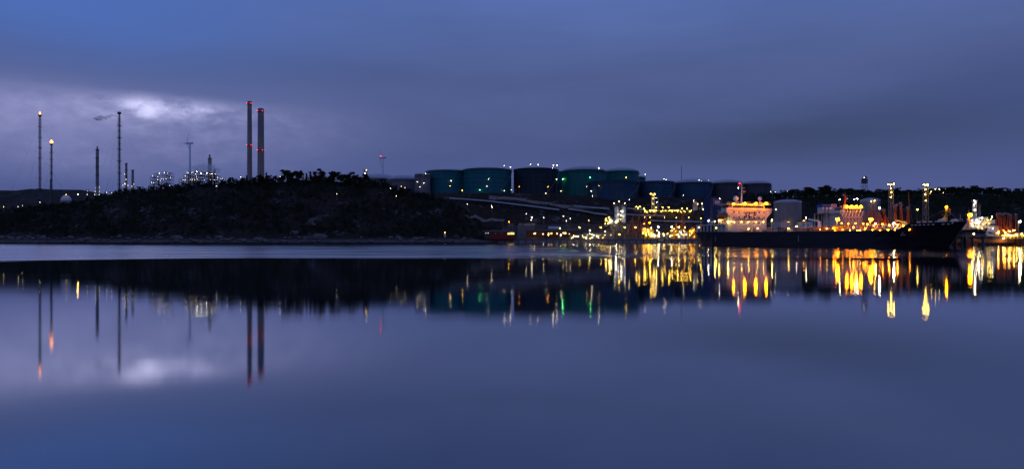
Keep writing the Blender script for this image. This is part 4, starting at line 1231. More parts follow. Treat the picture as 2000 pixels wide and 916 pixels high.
class Ship:
    def __init__(s, label, origin, L, B, deck, fore, fore_len, hullm, name='tanker_ship'):
        s.t = thing(name, label, 'tanker', (origin[0], origin[1], 0), HEADING, 'moored tankers')
        s.o = Vector((origin[0], origin[1], 0)); s.L, s.B, s.deck, s.fore, s.fl = L, B, deck, fore, fore_len
        hb = B / 2
        def half(f, low):
            # half breadth along the length, f 0 stern .. 1 stem
            if f < 0.12:
                q = f / 0.12
                return hb * ((0.86 + 0.14 * q) if not low else (0.55 + 0.45 * q ** 0.7))
            f0 = 0.86 if not low else 0.78
            if f > f0:
                q = (f - f0) / (1 - f0)
                return hb * max(0.0, 1 - q ** (2.3 if not low else 1.9)) + (0.05 if q >= 1 else 0)
            return hb
        def dz(x):
            q = smooth((x - (L - fore_len - 5)) / 6.0)
            sag = 0.6 * (1 - x / L) ** 2 * 2
            return deck + sag * (1 - q) + (fore - deck) * q + 0.4 * q * smooth((x - L + fore_len) / fore_len)
        s.dz = dz; s.half = half
        xs = [0, 0.6, 2, 5, 10, 16, 24, 40, 60, 80, 100, 120, L * 0.76, L * 0.82, L * 0.86, L - fore_len - 6, L - fore_len - 4, L - fore_len - 2, L - fore_len, L - fore_len * 0.7, L - fore_len * 0.45, L - fore_len * 0.25, L - fore_len * 0.1, L]
        xs = sorted(set(x for x in xs if x <= L))
        rows = []
        for x in xs:
            f = x / L
            z1 = dz(x)
            rake = max(0.0, (f - 0.90) / 0.10)
            pts = []
            for u in (0.0, 0.12, 0.35, 0.7, 1.0):
                z = -1.5 + (z1 + 1.5) * u
                b_ = half(f, True) * (1 - u ** 1.3) + half(f, False) * u ** 1.3
                xx = x - rake * (1 - u) * L * 0.05
                if f < 0.03:
                    xx += (1 - u) * (0.03 - f) / 0.03 * 7.0
                pts.append((xx, b_, z))
            rows.append([(p[0], -p[1], p[2]) for p in pts] + [(p[0], p[1], p[2]) for p in reversed(pts)])
        mb = MB().loft(rows)
        mb.f.append(tuple(range(10)))
        s.hull = mb.build('hull', hullm, s.t, smooth=False)
        dk = MB().loft([[(x, -half(x / L, False) + 0.1, dz(x) - 0.35), (x, half(x / L, False) - 0.1, dz(x) - 0.35)] for x in xs])
        dk.build('deck', M_RUST, s.t)
        # bulwark cap along the sheer, rails on the main deck
        for sd in (-1, 1):
            MB().path([(x, sd * (half(x / L, False) + 0.02), dz(x) + 0.05) for x in xs], 0.14, 4).build('gunwale', hullm, s.t)
            rl = MB(); x = 3.0; prev = None
            while x < L - fore_len - 6:
                y = sd * (half(x / L, False) - 0.2); z = dz(x)
                rl.bar((x, y, z - 0.3), (x, y, z + 1.1), 0.05)
                if prev:
                    rl.bar(prev, (x, y, z + 1.1), 0.05); rl.bar((prev[0], prev[1], prev[2] - 0.5), (x, y, z + 0.6), 0.04)
                prev = (x, y, z + 1.1); x += 2.4
            rl.build('railing', M_STEEL, s.t)
    def loc(s, px, py, y=None, x=None):
        """ship coordinates of the point seen at px, py with lateral offset y (or at length x)"""
        k = (px - 1000.0) / F_PX
        if x is None:
            # (ox + FWD.x d + PORT.x y) = k (oy + FWD.y d + PORT.y y)
            d = (k * (s.o.y + PORT.y * y) - s.o.x - PORT.x * y) / (FWD.x - k * FWD.y)
        else:
            d = x
            y = (k * (s.o.y + FWD.y * d) - s.o.x - FWD.x * d) / (PORT.x - k * PORT.y)
        Y = s.o.y + FWD.y * d + PORT.y * y
        return Vector((d, y, CAM_H + (468.0 - py) / F_PX * Y))
    def lamp(s, p, c, size, post=None, parent=None, name='deck_lamp'):
        if post is not None:
            pl = MB().cyl((p[0] - 0.5, p[1], post), (p[0] - 0.5, p[1], p[2] + 0.7), 0.16, 0.12, 6).bar((p[0] - 0.5, p[1], p[2] + 0.6), (p[0], p[1], p[2] + 0.6), 0.1).build('lamp_mast', M_CREAM, s.t)
            return fixture(pl, p, c, size)
        return fixture(parent or s.t, p, c, size, name)
    def house(s, x0, x1, w, z0, z1, wing, m, win_rows, nwin, wheel=4.0, wz=3.2, wing_d=5.0):
        h = w / 2
        sup = MB().box(x0, x1, -h, h, z0, z1 - wheel).build('superstructure', m, s.t)
        # flared bridge-wing level
        wd = wing / 2
        zt = z1 - wheel
        fl = MB()
        for sd in (-1, 1):
            prof = [(x1, sd * (h - 0.02), zt - wz), (x1, sd * wd, zt - wz * 0.25), (x1, sd * wd, zt + 1.2), (x1, sd * (h - 0.02), zt + 1.2)]
            rows = [prof, [(x1 - wing_d, p[1], p[2]) for p in prof]]
            fl.loft(rows, True).add(prof, [(0, 1, 2, 3)]).add([(x1 - wing_d, p[1], p[2]) for p in prof], [(3, 2, 1, 0)])
        fl.build('bridge_wing', m, s.t)
        ft = MB().box(x1 + 0.003, x1 + 0.25, -wd, wd, zt - 0.1, zt + 1.25).build('bridge_front_bulwark', m, s.t)
        wh = MB().box(x0 + 3, x1 - 0.6, -h * 0.92, h * 0.92, zt + 0.01, z1).build('wheelhouse', m, s.t)
        MB().box(x0 + 2.5, x1 + 0.2, -wd * 0.97, wd * 0.97, z1 + 0.003, z1 + 0.35).build('compass_deck', m, s.t)
        n = 15
        for k in range(n):
            y = -h * 0.88 + (k + 0.5) * h * 1.76 / n
            MB().box(x1 - 0.62, x1 - 0.5, y - h * 0.76 / n, y + h * 0.76 / n, zt + 1.5, z1 - 0.7).build('window', M_GLASS, wh)
        for k in range(4):
            MB().box(x0 + 3.5 + k * 1.6, x0 + 4.7 + k * 1.6, -h * 0.92 - 0.06, -h * 0.92 + 0.05, zt + 1.5, z1 - 0.7).build('window', M_GLASS, wh)
        for z in win_rows:
            for k in range(nwin):
                y = -h + (k + 0.5) * w / nwin
                f = MB().box(x1 + 0.0, x1 + 0.06, y - 0.4, y + 0.4, z - 0.5, z + 0.5).build('window', M_GLASS, sup)
            for k in range(4):
                x = x0 + 1.5 + k * (x1 - x0 - 3) / 3
                MB().box(x - 0.4, x + 0.4, -h - 0.06, -h, z - 0.55, z + 0.55).build('window', M_GLASS, sup)
        for z in win_rows[:-1]:
            MB().box(x0 - 0.6, x1 - 0.3, -h - 1.3, -h - 0.001, z + 1.5, z + 1.65).build('side_gallery', m, s.t)
        rl = MB()
        for k in range(16):
            y = -wd * 0.95 + k * wd * 1.9 / 15
            rl.bar((x1 - 0.3, y, z1 + 0.35), (x1 - 0.3, y, z1 + 1.4), 0.05)
        rl.bar((x1 - 0.3, -wd * 0.95, z1 + 1.4), (x1 - 0.3, wd * 0.95, z1 + 1.4), 0.06)
        rl.build('compass_deck_rail', m, s.t)
        return sup
    def radar_mast(s, x, y, z0, z1, m):
        mb = MB().cyl((x, y, z0), (x, y, z1 - 2), 0.55, 0.25, 8).cyl((x - 1.4, y, z0), (x, y, z0 + (z1 - z0) * 0.6), 0.25, 0.2, 6)
        o = mb.build('radar_mast', m, s.t)
        for f, wd in ((0.45, 2.0), (0.68, 2.6), (0.85, 1.6)):
            z = z0 + (z1 - z0) * f
            MB().box(x - 0.15, x + 0.15, y - wd, y + wd, z - 0.1, z + 0.12).build('yardarm', m, o)
        for f, yy in ((0.5, 1.4), (0.72, -1.5)):
            z = z0 + (z1 - z0) * f
            MB().box(x - 0.2, x + 0.2, y + yy - 1.5, y + yy + 1.5, z + 0.5, z + 0.8).cyl((x, y + yy, z), (x, y + yy, z + 0.6), 0.2, n=6).build('radar_scanner', M_WHITE, o)
        MB().cyl((x, y, z1 - 2), (x, y, z1), 0.06, n=4).build('antenna', M_STEEL, o)
        return o
    def cargo_deck(s, x0, x1, m=M_RUST):
        d = s.deck
        for y in (-5.5, -4.2, -2.9, 2.9, 4.2, 5.5):
            p = MB().cyl((x0, y, d + 0.9), (x1, y, d + 0.9), 0.38, n=8)
            p.build('cargo_pipe', M_PIPE if abs(y) > 5 else M_ORANGE, s.t)
        cw = MB().box(x0, x1, -0.9, 0.9, d + 2.0, d + 2.15)
        x = x0
        while x < x1:
            for sd in (-0.9, 0.9):
                cw.bar((x, sd, d - 0.3), (x, sd, d + 3.2), 0.08)
            x += 3
        for sd in (-0.9, 0.9):
            cw.bar((x0, sd, d + 3.2), (x1, sd, d + 3.2), 0.06)
        cw.build('catwalk', M_CREAM, s.t)
        r = random.Random(int(x0 * 7 + x1))
        x = x0 + 2
        while x < x1 - 2:
            y = r.choice([-12, -10, -8, 8, 10]) * s.B / 32
            k = r.random()
            mm = r.choice([M_CREAM, M_ORANGE, M_YELLOW, M_RUST])  # yellowish picks put deck lamplight into the clutter colours
            if k < 0.4:
                MB().cyl((x, y, d - 0.4), (x, y, d + r.uniform(1.6, 3.0)), 0.35, n=8).ball((x, y, d + 2.6), 0.6, nu=8, nv=5).build('tank_vent', mm, s.t)
            elif k < 0.75:
                MB().box(x - 1.0, x + 1.0, y - 0.9, y + 0.9, d - 0.4, d + r.uniform(0.9, 1.8)).cyl((x, y, d), (x, y, d + 2.1), 0.5, n=10).build('tank_hatch', mm, s.t)
            else:
                MB().cyl((x - 0.4, y - 0.9, d + 0.8), (x - 0.4, y + 0.9, d + 0.8), 0.7, n=10).box(x - 1.1, x + 0.5, y - 1.2, y + 1.2, d - 0.4, d + 0.3).build('mooring_winch', mm, s.t)
            x += r.uniform(1.6, 3.4)
    def manifold(s, x):
        d = s.deck
        for k in range(5):
            xx = x - 6 + 3 * k
            p = MB().cyl((xx, -s.B / 2 + 2.5, d + 1.6), (xx, s.B / 2 - 2.5, d + 1.6), 0.42, n=8)
            p.cyl((xx, -s.B / 2 + 2.3, d + 1.6), (xx, -s.B / 2 + 2.5, d + 1.6), 0.7, n=10)
            p.bar((xx, -s.B / 2 + 3.5, d - 0.4), (xx, -s.B / 2 + 3.5, d + 1.6), 0.15)
            p.build('manifold_pipe', M_ORANGE, s.t)
        MB().box(x - 8.5, x + 8.5, -s.B / 2 + 1.6, -s.B / 2 + 5.5, d + 0.2, d + 0.5).build('drip_tray', M_YELLOW, s.t)
    def crane(s, x, y, h, reach, m):
        d = s.deck
        c = MB().cyl((x, y, d - 0.4), (x, y, d + h), 0.9, 0.75, 10).build('hose_crane_post', m, s.t)
        MB().bar((x, y, d + h), (x - reach, y, d + h + 1.2), 0.35).build('jib', m, c)
    def foremast(s, x, z1, m, arm=True):
        d = s.fore
        f = MB().cyl((x, 0, d - 0.5), (x, 0, z1), 0.6, 0.3, 8).build('foremast', m, s.t)
        MB().bar((x - 3.2, 0, d - 0.4), (x, 0, d + 3.4), 0.45).build('mast_stay_leg', m, f)
        for z in (d + 3.6, d + 5.0):
            MB().box(x - 0.9, x + 0.9, -1.2, 1.2, z, z + 0.15).bar((x + 0.9, -1.2, z), (x + 0.9, -1.2, z + 1.1), 0.06).bar((x + 0.9, 1.2, z), (x + 0.9, 1.2, z + 1.1), 0.06).bar((x + 0.9, -1.2, z + 1.1), (x + 0.9, 1.2, z + 1.1), 0.06).build('mast_platform', m, f)
        MB().cyl((x, 0, z1), (x + 0.2, 0, z1 + 1.6), 0.07, n=4).build('antenna', M_STEEL, f)
        for q in (-16, 6.5):
            MB().cyl((x, 0, z1 - 1.5), (x + q, 0, d + 0.3 if q > 0 else d - 0.3), 0.05, n=4).build('forestay', M_STEEL, f)
        return f
    def windlass(s):
        d = s.fore; x = s.L - s.fl * 0.55
        for y in (-3.5, 3.5):
            MB().cyl((x, y - 1.3, d + 0.9), (x, y + 1.3, d + 0.9), 0.9, n=12).box(x - 1.3, x + 1.3, y - 1.6, y + 1.6, d - 0.4, d + 0.3).build('windlass', M_CREAM, s.t)
        for k in range(6):
            xx = s.L - s.fl + 1 + k * 2.0; y = -s.half(xx / s.L, False) * 0.75
            MB().cyl((xx, y, d - 0.4), (xx, y, d + 0.9), 0.28, n=8).cyl((xx + 0.9, y, d - 0.4), (xx + 0.9, y, d + 0.9), 0.28, n=8).build('bollard', M_CREAM, s.t)
        bow = MB()
        for y in (-1.6, 1.6):
            bow.path([(s.L - 5.5, y, d), (s.L - 5.0, y, d + 1.5), (s.L - 3.2, y, d + 1.7), (s.L - 3.0, y, d)], 0.09, 5)
        bow.build('bow_rail', M_WHITE, s.t)
        MB().cyl((s.L - 2.8, 0, d), (s.L - 2.8, 0, d + 3.8), 0.1, 0.06, 5).build('jackstaff', M_WHITE, s.t)

A = Ship('large black-hulled tanker with an orange-lit bridge front facing its bow', (136.5, 445.7), 183, 32, 7.4, 10.4, 15, M_HULL)
xb = 40.0
zt = A.loc(1463, 399.5, 0).z
sup = A.house(26, xb, 25.5, 7.0, zt, 33.0, M_CREAM, [A.loc(1463, 414.8, x=xb).z, A.loc(1463, 425.0, x=xb).z, A.loc(1463, 435.2, x=xb).z], 7, wheel=3.6, wz=5.0)
q = A.loc(1464.5, 420.2, x=xb)
text_mesh('SCF', 4.6, M_NAVY, sup, 'company_lettering', face_mtx((xb + 0.12, q.y, q.z), (0, 1, 0)), 0.14, 0.25, 1.2)
for body, px in (('Safety', 1445), ('Comes', 1464), ('First', 1483)):
    q = A.loc(px, 427.6, x=xb)
    text_mesh(body, 3.0, M_NAVY, sup, 'slogan_lettering', face_mtx((xb + 0.12, q.y, q.z), (0, 1, 0)), 0.0, 0.1)
# four sodium floods on the compass deck, white floods low on the front
for px in (1433, 1454.5, 1476, 1496.5):
    q = A.loc(px, 397.8, x=xb + 3.2)
    br = MB().bar((xb - 0.5, q.y, zt + 0.4), (q.x, q.y, q.z + 0.6), 0.1).build('flood_bracket', M_CREAM, A.t)
    fixture(br, q, 'O', 0.82 if px > 1440 else 0.56, 'floodlight')
for px in (1434, 1448.5, 1463, 1477, 1491.5):
    q = A.loc(px, 433.5, x=xb + 1.0)
    br = MB().bar((xb, q.y, q.z + 0.5), (q.x, q.y, q.z + 0.5), 0.1).build('flood_bracket', M_CREAM, A.t)
    fixture(br, q, 'Y', 0.12, 'floodlight')
# aft: funnel, casing, lifeboat, poop house
MB().box(8, 22, -13.0, -1.0, 7.5, 15.5).build('engine_casing', M_NAVY, A.t)
fz0, fz1 = 15.5, A.loc(1407, 387, -8).z
fun = MB().loft([[(x, y, z) for x, y in ((9 + o, -12.5), (17 - o * 0.4, -12.5), (17.8 - o * 0.4, -11), (17.8 - o * 0.4, -5), (17 - o * 0.4, -3.5), (9 + o, -3.5))] for z, o in ((fz0, 0), (fz1, 1.2))], True)
fun.f.append((6, 7, 8, 9, 10, 11))
fun = fun.build('funnel', M_NAVY, A.t)
text_mesh('SCF', 2.2, mat('white_lettering', (0.85, 0.85, 0.85), 0.5), fun, 'funnel_lettering', face_mtx((17.75, -8, A.loc(1407, 395, -8).z), (0, 1, 0)), 0.08, 0.25, 1.1)
fixture(fun, (20.5, -8, A.loc(1407, 391.5, -8).z + 1.2), 'w', 0.16)
for k in range(3):
    MB().cyl((11 + k * 2, -8, fz1 - 0.2), (10.7 + k * 2, -8, fz1 + 1.2), 0.45, n=8).build('exhaust_pipe', M_DARK, fun)
q = A.loc(1409, 424, -14.5)
lb = MB().ball((q.x, -14.6, q.z), 1.6, 2.7, 0.95, 0.95, 12, 8).box(q.x - 2.2, q.x + 0.6, -15.4, -13.8, q.z + 0.8, q.z + 2.1).build('lifeboat', M_ORANGE, A.t)
for dx_ in (-3.2, 3.2):
    MB().path([(q.x + dx_, -12, q.z - 4), (q.x + dx_, -12.3, q.z + 2.6), (q.x + dx_, -14.6, q.z + 2.9), (q.x + dx_, -14.6, q.z + 1.4)], 0.2, 5).build('davit', M_CREAM, lb)
zpd = A.loc(1405, 439.5, -14).z
MB().box(3, 37, -14.6, 14, zpd, zpd + 0.5).build('boat_deck', M_CREAM, A.t)
for k in range(9):
    x = 4 + k * 4
    MB().box(x - 0.45, x + 0.45, -14.4, -13.7, A.dz(x) - 0.4, zpd - 0.002).build('deck_pillar', M_CREAM, A.t)
MB().box(5, 36, -9.5, 12, 7.5, zpd - 0.003).build('poop_house', M_CREAM, A.t)
for px, py, c, r in [(1384, 444, 'w', 0.22), (1391, 444, 'w', 0.28), (1399, 445, 'y', 0.25), (1408, 445, 'y', 0.25), (1418, 445.5, 'y', 0.3), (1428, 445.5, 'y', 0.3)]:
    q = A.loc(px, py, -12)
    A.lamp(q, c, r)
for px, py, c, r in [(1405, 430, 'Y', 0.26), (1422, 433, 'Y', 0.36), (1396, 432.5, 'Y', 0.26), (1384, 431, 'W', 0.2)]:
    q = A.loc(px, py, -14)
    A.lamp(q, c, r, post=zpd)
for k, (px, py) in enumerate(((1382, 426), (1389, 428))):
    q = A.loc(px, py, -9)
    MB().cyl((q.x, q.y, zpd), (q.x, q.y, q.z), 0.25, n=6).bar((q.x, q.y - 1, q.z), (q.x, q.y + 2, q.z + 0.8), 0.15).build('stores_crane', M_WHITE, A.t)
rm = A.radar_mast(34, 0, zt + 0.3, A.loc(1448.5, 352, x=34).z, M_CREAM)
rm.location.y = A.loc(1448.5, 352, x=34).y
q = A.loc(1444, 358.5, x=34)
link_mesh('beacon', BULB['r'], rm, (34.3, q.y - rm.location.y, q.z), (0.5, 0.5, 0.5))
MB().bar((34, 0, q.z - 1), (34.3, q.y - rm.location.y, q.z - 0.3), 0.1).build('beacon_arm', M_STEEL, rm)
q = A.loc(1440.5, 367.5, x=34)
MB().bar((34, 0, q.z + 0.3), (34.6, q.y - rm.location.y, q.z + 0.3), 0.1).build('lamp_arm', M_STEEL, rm)
fixture(rm, (34.6, q.y - rm.location.y, q.z), 'w', 0.18)
for px, r_ in ((1437.5, 1.7), (1484, 1.3)):
    q = A.loc(px, 388, x=32)
    MB().ball((32, q.y, q.z), r_, nu=12, nv=8).cyl((32, q.y, zt), (32, q.y, q.z - r_ * 0.6), 0.5, n=8).build('satellite_dome', M_WHITE, A.t, smooth=True)
A.cargo_deck(44, 160)
A.manifold(104)
q = A.loc(1645, 445, -6)
MB().box(q.x - 3.2, q.x + 2.6, -10, -4.2, A.deck - 0.4, A.loc(1645, 440.5, -6).z).build('manifold_house', M_YELLOW, A.t)  # yellow of the lamp's light painted onto the walls
# two-tone deck box, pipe stand and gangway gear
q0_, q1_ = A.loc(1524.5, 444.5, -7), A.loc(1524.5, 433.5, -7)
MB().box(q0_.x - 7.5, q0_.x, -7, -2.0 + 1.4, q0_.z, q1_.z).build('deck_container', mat('pale_grey_blue', (0.42, 0.42, 0.46), 0.6), A.t)
for x, y in ((-7, -6.6), (-0.5, -6.6), (-7, -1), (-0.5, -1)):
    MB().box(q0_.x + x - 0.2, q0_.x + x + 0.2, y - 0.2, y + 0.2, A.deck - 0.4, q0_.z - 0.002).build('container_leg', M_STEEL, A.t)
A.crane(A.loc(1770, 440, 4).x, 4, 4, 6, M_YELLOW)
A.crane(A.loc(1600, 440, 3).x, 3, 6, 8, M_WHITE)
for px, py, c, r, yy in [(1636, 428.5, 'O', 0.95, -3), (1701, 428.5, 'O', 0.95, -3), (1628, 446, 'o', 0.3, -11), (1667, 444, 'o', 0.3, -11), (1690, 446, 'o', 0.3, -11), (1775, 444, 'o', 0.3, -6), (1788, 445, 'o', 0.25, -5), (1710, 437, 'Y', 0.3, -6), (1746, 436, 'W', 0.42, -4), (1556, 442, 'w', 0.24, -9), (1574.5, 425.5, 'w', 0.22, -2), (1508, 430, 'Y', 0.3, 3), (1660, 450, 'y', 0.2, -12), (1680, 450, 'y', 0.2, -12),
                         (1540, 446, 'y', 0.2, -10), (1590, 447, 'y', 0.22, -10), (1615, 447, 'y', 0.22, -10), (1720, 447, 'o', 0.25, -10), (1735, 449, 'o', 0.25, -10), (1760, 446, 'o', 0.25, -8), (1480, 446, 'y', 0.2, -12), (1462, 447, 'y', 0.2, -12)]:
    A.lamp(A.loc(px, py, yy), c, r, post=A.deck - 0.3)  # small sodium lamps along the deck are added for an amber cast
for k in range(13):
    A.lamp(A.loc(1602 + 14.6 * k, 448.5 + (k % 3) * 0.7, -13.2 + (k % 2) * 4), 'o', 0.17 + 0.04 * (k % 3), post=A.deck - 0.3)  # row of added lamps to brighten the dark deck clutter
fm = A.foremast(A.loc(1848, 410, 0).x, A.loc(1848, 402, 0).z, M_YELLOW)
q = A.loc(1846, 404, 0)
fixture(fm, (q.x + 1.0, -0.4, q.z), 'O', 0.45, 'floodlight')
A.windlass()
q = A.loc(1840, 431, -2); A.lamp(q, 'o', 0.16, post=A.fore - 0.3)
# name and marks on the bow flare, anchor, draught marks
for px, py, sx, nm, m in [(1822, 457, 1.0, 'anchor', M_STEEL)]:
    x = 165.0; f = x / A.L; b_ = A.half(f, False) * 0.72 + A.half(f, True) * 0.28
    MB().box(x - 1.0, x + 1.0, -b_ - 0.35, -b_ + 0.6, 5.2, 5.8).cyl((x, -b_ - 0.2, 5.6), (x, -b_ - 0.2, 7.6), 0.25, n=6).build('anchor', M_STEEL, A.t)
for k in range(9):
    px = 1829 + k * 2.9
    if k == 6:
        continue
    x = A.L - 14 + k * 1.25
    f = x / A.L
    MB().box(x - 0.35, x + 0.35, -A.half(f, False) - 0.05, -A.half(f, False) + 0.5, A.dz(x) - 0.95, A.dz(x) - 0.55).build('lit_fairlead_plate', M_CREAM, A.t)  # light in the bow openings put in as cream plates
for x in (28, 103):
    for k in range(4):
        MB().box(x - 0.2, x + 0.2, -16.04, -15.9, 2.6 + k * 0.8, 3.0 + k * 0.8).build('draught_mark', M_WHITE, A.hull)

for x0, y0, z0, x1, y1, z1 in ((176, 4, 10.2, 190, 24, 5.5), (172, 6, 10.2, 160, 22, 6.2), (4, 12, 8.2, -12, 26, 5), (8, 14, 8.2, 66, 22, 6.0)):
    pts = []
    for k in range(9):
        f = k / 8
        pts.append((x0 + (x1 - x0) * f, y0 + (y1 - y0) * f, z0 + (z1 - z0) * f - 1.2 * math.sin(math.pi * f)))
    MB().path(pts, 0.06, 4).build('mooring_line', M_CREAM, A.t)
B_ = Ship('smaller tanker with blue-topped funnel moored behind the black tanker', (251.8, 534.4), 140, 23, 6.5, 9.4, 13, mat('dark_grey_hull_paint', (0.03, 0.026, 0.03), 0.55, streak=(0.2, 0.2, 1.2), var=0.4))
zt3 = B_.loc(1665, 406, 0).z
B_.house(22, 34, 19, 6, zt3, 24, M_CREAM, [B_.loc(1665, 420, x=34).z, B_.loc(1665, 428, x=34).z], 6, wheel=3.2, wz=3.0)
for px in (1654, 1663.5, 1672.5, 1681.5):
    q = B_.loc(px, 403.5, x=35.0)
    br = MB().bar((33.5, q.y, zt3 + 0.4), (q.x, q.y, q.z + 0.6), 0.1).build('flood_bracket', M_CREAM, B_.t)
    fixture(br, q, 'O', 1.0, 'floodlight')
rm3 = B_.radar_mast(30, 0, zt3, B_.loc(1650.5, 373, x=30).z, M_REDARM)
rm3.location.y = B_.loc(1650.5, 373, x=30).y
zc3 = B_.loc(1625, 416.5, -4).z
MB().box(6, 20, -11.2, 8, zc3 - 0.6, zc3).build('funnel_deck', M_ORANGE, B_.t)
MB().box(9, 16, -5, 5, 13.41, zc3 - 0.61).build('engine_casing', M_CREAM, B_.t)
for yy in (-11, -7.5, -4.2, 0.5, 4, 7.6):
    MB().box(19.2, 19.8, yy - 0.3, yy + 0.3, 13.41, zc3 - 0.61).box(6.2, 6.8, yy - 0.3, yy + 0.3, 13.41, zc3 - 0.61).build('casing_pillar', M_CREAM, B_.t)
zf0, zf1 = B_.loc(1625, 416.5, -4).z, B_.loc(1625, 399, -4).z
zfm = B_.loc(1625, 404.5, -4).z
for i, (ya, yb) in enumerate(((-10.5, -8.2), (-6.9, -5.0), (-3.6, 3.2))):
    st_ = MB().box(9, 14, ya, yb, zf0 + 0.002, zfm).build('funnel_trunk', M_WHITE, B_.t)
MB().box(8.5, 14.5, -10.8, -2.2, zfm + 0.002, zf1).build('funnel_top', M_BLUE, B_.t)
MB().box(8.5, 14.5, -2.1, 3.4, zfm + 0.002, zf1 + 0.3).build('funnel_top', mat('lilac_paint', (0.45, 0.30, 0.45), 0.5), B_.t)
fixture(B_.t, (19.0, -8, zfm - 0.5), 'W', 0.26); fixture(B_.t, (19.0, 0, zfm - 1.0), 'W', 0.26)
MB().box(18.7, 19.3, -8.3, -7.7, zf0, zfm - 0.2).box(18.7, 19.3, -0.3, 0.3, zf0, zfm - 0.7).build('lamp_stand', M_CREAM, B_.t)
MB().box(3, 33, -11.2, 10, 13.0, 13.4).build('boat_deck', M_ORANGE, B_.t)
for k in range(7):
    MB().box(3.4 + k * 4.5, 4.2 + k * 4.5, -11, -10.4, 6, 12.998).build('deck_pillar', M_CREAM, B_.t)
fixture(B_.t, (20, -10.8, 11.5), 'w', 0.35)
B_.cargo_deck(38, 122)
B_.manifold(75)
fm3 = B_.foremast(B_.loc(1892, 420, 0).x, B_.loc(1892, 411, 0).z, M_YELLOW)
q = B_.loc(1892, 420, 0)
fixture(fm3, (q.x + 1.2, -0.3, q.z), 'O', 1.15, 'floodlight')
B_.windlass()
for px, py, c, r, yy in [(1800, 444, 'o', 0.2, -4), (1900, 441, 'y', 0.25, -3), (1910, 443, 'y', 0.25, 2), (1918, 446, 'y', 0.2, 2)]:
    B_.lamp(B_.loc(px, py, yy), c, r, post=B_.deck)

# ------------------------------------------------------------------ jetties between and beside the ships
def jetty(label, ship, x0, x1, y0, y1, z, name='jetty'):
    t = thing(name, label, 'jetty', (ship.o.x, ship.o.y, 0), HEADING)
    MB().box(x0, x1, y0, y1, z - 1.2, z).build('deck_slab', M_QUAY, t)
    nx_ = max(2, int((x1 - x0) / 8)); ny_ = max(2, int((y1 - y0) / 7) + 1)
    for i in range(nx_):
        for j in range(ny_):
            x = x0 + 1 + (x1 - x0 - 2) * i / (nx_ - 1); y = y0 + 1 + (y1 - y0 - 2) * j / (ny_ - 1)
            MB().cyl((x, y, -3), (x, y, z - 1.2), 0.5, n=8).build('pile', M_DARK, t)
    return t
def ship_point(ship, d, y, z):
    v = ship.o + FWD * d + PORT * y
    return Vector((v.x, v.y, z))
jetty('concrete jetty along the far side of the black tanker', A, 70, 166, 18.5, 33, 6.0)
jetty('concrete jetty in front of the smaller tanker', B_, 30, 100, -28, -14, 6.0)
for i, (d, top, lean, fold) in enumerate(((112.5, 400, 0.1, 0.15), (114.5, 405, -0.3, 0.1), (117.5, 410, -0.5, 0.3), (119.5, 408, -0.45, 0.25), (121, 412, -0.4, 0.2), (122.5, 409, -0.35, 0.25), (124, 411, -0.4, 0.2),
                                       (127.0, 401, 0.1, -0.15), (128.2, 404, -0.1, 0.15), (130.5, 397, 0.0, 0.08), (132, 401, -0.12, 0.1), (134.6, 406, 0.0, 0.05))):
    b = ship_point(A, d, 22, 6.0)
    loading_arm(ORD[i + 1] + ' rust-red loading arm from the west behind the black tanker', b, (468 - top) / F_PX * b.y + CAM_H - 6, lean, M_REDARM, 'loading arms behind the black tanker', 0, fold)
for i, d in enumerate((42, 45, 48, 51, 54, 57, 60, 63)):
    b = ship_point(B_, d, -19, 6.0)
    loading_arm(ORD[i + 1] + ' slanted orange loading arm from the west under the sodium floods', b, (468 - 411) / F_PX * b.y + CAM_H - 6, 0.42, M_ORANGE, 'slanted arms before the smaller tanker', 0, -0.45)
for nm, px, top, x, lb, Ls in (('a', 1740.5, 361, None, 'lattice light tower behind the loading arms, closest to the water tower', [(1735, 360, 'Y', 0.2), (1741, 361, 'y', 0.2), (1746, 359.5, 'Y', 0.22), (1740, 368, 'y', 0.22), (1741, 376, 'y', 0.2), (1740, 385, 'y', 0.2)]),
                               ('b', 1808, 363, None, 'lattice light tower behind the bow of the black tanker', [(1804, 361, 'Y', 0.2), (1808, 361.5, 'y', 0.2), (1812, 361, 'Y', 0.2), (1808, 370, 'y', 0.22), (1807, 380, 'y', 0.2), (1808, 392, 'y', 0.18)])):
    q = A.loc(px, top, 29)
    w_ = ship_point(A, q.x, 29, 6.0)
    SIZE.update({0.45: 0.45, 0.5: 0.5, 0.4: 0.4, 0.42: 0.42, 0.22: 0.22, 0.2: 0.2, 0.18: 0.18, 0.3: 0.3, 0.36: 0.36})
    lattice_thing('light_tower', lb, 'light tower', px, top, w_.y, 1.9, 1.6, 9, M_STEEL, z0=6.0, r=0.06, lamps=Ls, group='lattice light towers')
for px, py, c, s, lb in [(1640, 389.5, 'W', 'm', 'lamp post with white light left of the red radar mast'), (1669, 389.5, 'w', 'm', 'lamp post with smaller white light right of the red radar mast'), (1674.5, 388.5, 'W', 'm', 'lamp post with brighter white light right of the red radar mast'),
                         (1713, 390.5, 'W', 'b', 'lamp post with strong white light above the loading arms'), (1792, 409.5, 'y', 'b', 'lamp post with single yellow light between the two lattice towers')]:
    lamp_post(px, py, c, s, lb, 'lamps on the east shore', Y=640)
q = ship_point(A, A.loc(1718, 406, 27).x, 27, 6)
lamp_post(1718, 406.5, 'W', 'm', 'white lamp post rising among the loading arms on the jetty', 'lamps on the jetties', Y=q.y)
